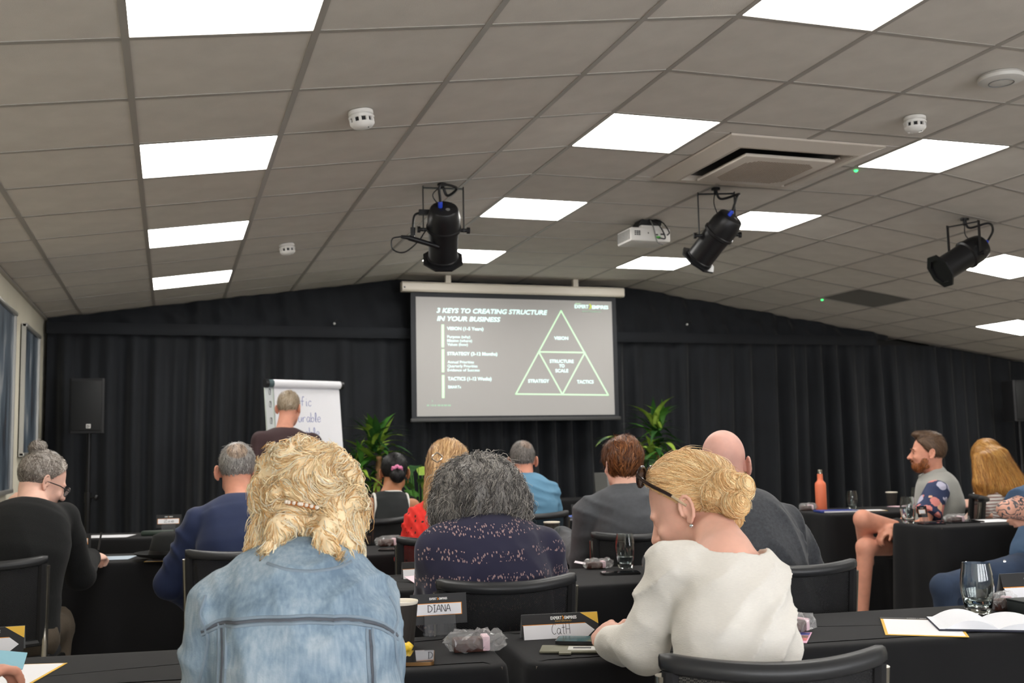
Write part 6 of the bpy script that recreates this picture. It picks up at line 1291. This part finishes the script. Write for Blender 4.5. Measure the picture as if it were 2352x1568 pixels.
    for q in (-1, 1): MB().tube(spline([hd.w((q*.014, .100, .020)), hd.w((q*.032, .099, .026)), hd.w((q*.050, .088, .020))]), .0035, 5).build('eyebrow', M('brow_brown', (96,66,46), .9), t, loc=B); MB().lathe([(0, 0), (.0045, .0005), (.0065, -.001)], hd.w((q*.031, .0895, -.002)), hd.R[:,1], 12).build('iris', M('iris_dark', (40,38,40), .2), t, loc=B)
# 13 -- woman with long ginger hair
def p_ginger():
    hd = Head(W(2268, 1052, 6.54), (-.80, -.12, -.55), (-.4, 0, 1), 1.08); pel = J(6.08, 6.62, .56); kn = [pel+J(-.31, -.20, -.03), pel+J(-.32, .02, -.03)]; an = [k+J(0, 0, -.45) for k in kn]
    nb = W(2312, 1118, 6.60); sh = [W(2278, 1146, 6.44), W(2338, 1140, 6.76)]; el = [W(2224, 1196, 6.34), W(2290, 1190, 6.87)]; wr = [W(2248, 1162, 6.44), W(2240, 1180, 6.82)]
    def strp(nd, L, o, tc):
        w = nd('TexWave', wave_type='BANDS', bands_direction='Z', Scale=13.5, Distortion=.6); w.inputs['Detail Scale'].default_value = .6; L.new(o, w.inputs['Vector']); return ramp(nd, L, w.outputs['Fac'], [(0, (226,220,214)), (.72, (150,112,106))], True)
    top = dict(mat=pat('striped_cotton', (226,220,214), .85, strp), g=.016, ga=.018, sleeve=.48, name='striped_top', folds=[(.008, (9, 9, 6), 121)], hem=.5, neck=.062, h=.009)
    t, B = person('woman with long ginger-blonde hair in a striped top, writing', hd, nb, sh, el, wr, pel, kn, an, skD, top, dict(mat=m_jeans), (((-.75, .1, .25), (.1, -.75, .5), -1, .9), ((-.9, -.2, 0), (0, 0, 1), 1, .6)), h=.007, back=(1, .2, 0))
    it = [(ell(hd.w((0, -.015, .035)), np.array((.092, .114, .104)), hd.R), .03)]
    for x0, y0_, x1, y1, r0, r1 in ((2250, 1055, 2252, 1110, .045, .040), (2252, 1110, 2250, 1168, .040, .014), (2262, 1055, 2272, 1118, .055, .042), (2276, 1055, 2298, 1118, .06, .05), (2288, 1052, 2324, 1122, .06, .05), (2298, 1050, 2352, 1132, .055, .05), (2324, 1100, 2372, 1160, .05, .03)): it.append((cone(W(x0, y0_, 6.44), W(x1, y1, 6.40), r0*1.06, r1*1.06), .05))
    u = union(it, .03); vol = lambda P: u(P)-.006*vnoise(P*J(40, 40, 12), 3); part = hd.w((0, .05, .14)); lo, hi = bounds([hd.w((x, y, z)) for x in (-.1, .1) for y in (-.13, .12) for z in (-.05, .14)]+[W(2247, 1190, 6.32), W(2372, 1160, 6.52), W(2300, 1150, 6.32)], .07)
    hair('hair', t, B, vol, lo, hi, .009, lambda P: (P-part)*3+J(.22, 0, -1)*.9*np.ones((len(P), 1)), 3000, .20, .0015, [(196,142,72), (168,112,54), (216,168,96), (142,96,52)], curl=(.002, 35), lift=.004, K=12, seed=14, rootcol=lambda V, c: c*np.clip(1.25-(V[:,2:3]-.95)*1.4, .62, 1.2))
    w_ = wr[0]; o = MB().tube([w_+J(-.085, -.01, -.02), w_+J(-.06, -.03, .10)], .0045, 8).build('ballpoint_pen', m_white); tag(o, 'white pen held by the woman in the striped top', 'pen')
# 14 -- tattooed person with folded arms
def p_tattoo():
    hd = Head(W(2440, 1040, 4.95), (-.85, .45, 0), (0, 0, 1), 1.03); pel = J(4.70, 4.66, .57); pel = W(2398, 1296, 4.80); pel[2] = .58
    nb = W(2425, 1120, 4.92); sh = [W(2378, 1142, 4.72), W(2470, 1150, 5.08)]; el = [W(2310, 1170, 4.58), W(2395, 1200, 5.0)]; wr = [W(2392, 1190, 4.70), W(2378, 1184, 4.66)]
    kn = [W(2166, 1348, 4.66), W(2200, 1340, 4.92)]; an = [W(2190, 1480, 4.74), W(2230, 1480, 5.0)]; 
    for a in an: a[2] = .085
    B0 = pel*J(1, 1, 0)
    def tat(nd, L, o, tc):
        n = nd('TexWave', wave_type='RINGS', Scale=9.0, Distortion=14.0, Detail=1.0); n.inputs['Detail Scale'].default_value = 2.2; L.new(o, n.inputs['Vector']); k = nd('Math', operation='LESS_THAN'); k.inputs[1].default_value = .22; L.new(n.outputs['Fac'], k.inputs[0])
        d = nd('VectorMath', operation='DISTANCE'); d.inputs[1].default_value = tuple(el[0]-B0+J(.02, 0, .03)); L.new(o, d.inputs[0]); k2 = nd('Math', operation='LESS_THAN'); k2.inputs[1].default_value = .135; L.new(d.outputs['Value'], k2.inputs[0]); m = nd('Math', operation='MULTIPLY'); L.new(k.outputs[0], m.inputs[0]); L.new(k2.outputs[0], m.inputs[1])
        return ramp(nd, L, m.outputs[0], [(0, (204,152,132)), (1, (78,74,78))])
    sk = pat('skin_tattooed', (204,152,132), .5, tat)
    top = dict(mat=M('blue_tee', (64,88,116), .85, bump=.15, bs=300), g=.022, ga=.022, sleeve=.55, name='tee_shirt', folds=[(.010, (8, 8, 7), 131), (.008, (.3, 0, 1), .05, 3)], hem=.60, neck=.062, h=.009)
    t, B = person('tattooed person with folded arms in a blue tee shirt and jeans', hd, nb, sh, el, wr, pel, kn, an, sk, top, dict(mat=M('blue_jeans', (40,54,76), .85, var=.2, vs=12, bump=.3, bs=500), name='jeans', folds=[(.008, (9, 9, 9), 5)], h=.013), (((.8, .5, 0), (0, -.9, .4), 1, .6), ((-.88, .38, -.22), (-.35, -.9, .25), 1, .55)), h=.0072, f=1.1, dp=1.2, armk=1.15, back=(.8, -.4, 0))
    vol = cap(hd, (.082, .104, .096), line=hairline(.065, -.07, -.01)); lo, hi = hbox(hd); hair('hair', t, B, vol, lo, hi, .009, crown_flow(hd), 700, .03, .0016, [(70,54,42), (54,42,34)], K=5, seed=15)
    c = W(2307, 1288, 4.62); MB().lathe([(0, -.003), (.006, -.002), (.007, .002), (0, .003)], c, (-.3, -.9, .2), 10).build('rivet', m_chrome, t, loc=B)
# 15 -- person at the left end of the front table, only a hand in view
def p_hand():
    hd = Head(J(-.73, 2.15, 1.22), (.1, .98, -.15), (0, 0, 1), .97); pel, kn, an = seat_legs(-.73, 2.02, 0); nb = J(-.73, 2.08, 1.07)
    sh = [J(-.90, 2.08, 1.0), J(-.56, 2.08, 1.0)]; el = [J(-.88, 2.22, .76), J(-.50, 2.2, .77)]; wr = [J(-.80, 2.45, .79), W(-80, 1572, 2.50)]
    top = dict(mat=M('grey_jersey', (120,118,120), .9), g=.016, ga=.016, name='sweater', folds=[(.008, (8, 8, 6), 141)], hem=.48, h=.011)
    t, B = person('person at the end of the front table holding a blue sheet', hd, nb, sh, el, wr, pel, kn, an, skB, top, dict(mat=m_jeans), (None, ((.75, .65, .22), (-.35, -.1, .9), -1, .75)), h=.0072)
    vol = cap(hd, line=hairline()); lo, hi = hbox(hd); hair('hair', t, B, vol, lo, hi, .010, crown_flow(hd), 700, .04, .0016, [(96,72,52), (74,56,42)], K=5, seed=16)
    a, b_, c_, d_ = W(-40, 1490, 2.62), W(63, 1499, 2.60), W(52, 1536, 2.55), W(-45, 1560, 2.53); n = nv(np.cross(b_-a, d_-a))*.001
    P = [a, b_, c_, d_]; o = MB().add([p-n for p in P]+[p+n for p in P], [[0,1,2,3],[7,6,5,4],[0,4,5,1],[1,5,6,2],[2,6,7,3],[3,7,4,0]]).build('blue_sheet', M('sky_paper', (140,190,206), .6)); tag(o, 'light blue sheet held up by a hand at the table end', 'paper')
    chair(-.73, 2.04, 0, 'black mesh chair under the person holding the blue sheet')
for fn_ in (p_bun, p_navy, p_presenter, p_denim, p_black, p_red, p_purple, p_blue, p_auburn, p_bald, p_white, p_beard, p_ginger, p_tattoo, p_hand): fn_()

# ------------------------------------------------------------------ small pieces hang under the part that carries them
SUB = {'badge_letters': ('badge',), 'screen': ('case',), 'card_logo': ('front_panel', 'card'), 'card_chevron': ('front_panel', 'card'), 'card_tagline': ('front_panel',), 'corner_flash': ('front_panel',), 'name_field': ('front_panel', 'card'), 'edge_line': ('front_panel', 'card'), 'name_writing': ('front_panel', 'card'),
       'spectacle_lens': ('spectacles',), 'pearl': ('hair_comb',), 'sunglass_lens': ('sunglass_rim',), 'arm_tip': ('sunglass_arm',), 'lace': ('shoe',), 'sole': ('shoe',), 'foot': ('front_leg', 'rear_leg'), 'slide_title': ('screen_fabric',), 'slide_heading': ('screen_fabric',), 'slide_text': ('screen_fabric',), 'slide_caption': ('screen_fabric',), 'slide_logo': ('screen_fabric',), 'slide_number': ('screen_fabric',), 'slide_chevron': ('screen_fabric',), 'slide_bar': ('screen_fabric',), 'slide_line': ('screen_fabric',), 'slide_small_print': ('screen_fabric',),
       'socket': ('body',), 'side_vents': ('body',), 'rear_vents': ('body',), 'yoke_seam': ('denim_jacket',), 'yoke_stitching': ('denim_jacket',), 'panel_seam': ('denim_jacket',), 'panel_stitching': ('denim_jacket',), 'armhole_seam': ('denim_jacket',), 'collar_seam': ('denim_jacket',), 'armhole_trim': ('sleeveless_top',), 'neck_trim': ('sleeveless_top',), 'zip': ('fleece_vest',), 'rivet': ('jeans',), 'lens': ('can',), 'rear_badge': ('rear_plate',), 'power_plug': ('rear_plate',), 'indicator': ('cap',), 'handwriting': ('paper_pad',), 'edge_marks': ('paper_edge',), 'header': ('backing',), 'header_text': ('backing',), 'picture': ('page',), 'screw_cap': ('housing',)}
def bname(o): return o.name.split('.')[0]
def ctr_of(o): c = np.array([v[:] for v in o.bound_box]); return (c.min(0)+c.max(0))/2
for root in [o for o in bpy.data.objects if o.parent is None and o.children]:
    if root.get('kind') == 'structure': continue
    kids = list(root.children)
    for k in kids:
        tg = SUB.get(bname(k))
        if not tg or bname(root) in tg: continue
        c = [q for q in kids if bname(q) in tg and q is not k]
        if c: k.parent = min(c, key=lambda q: np.linalg.norm(ctr_of(q)-ctr_of(k)))
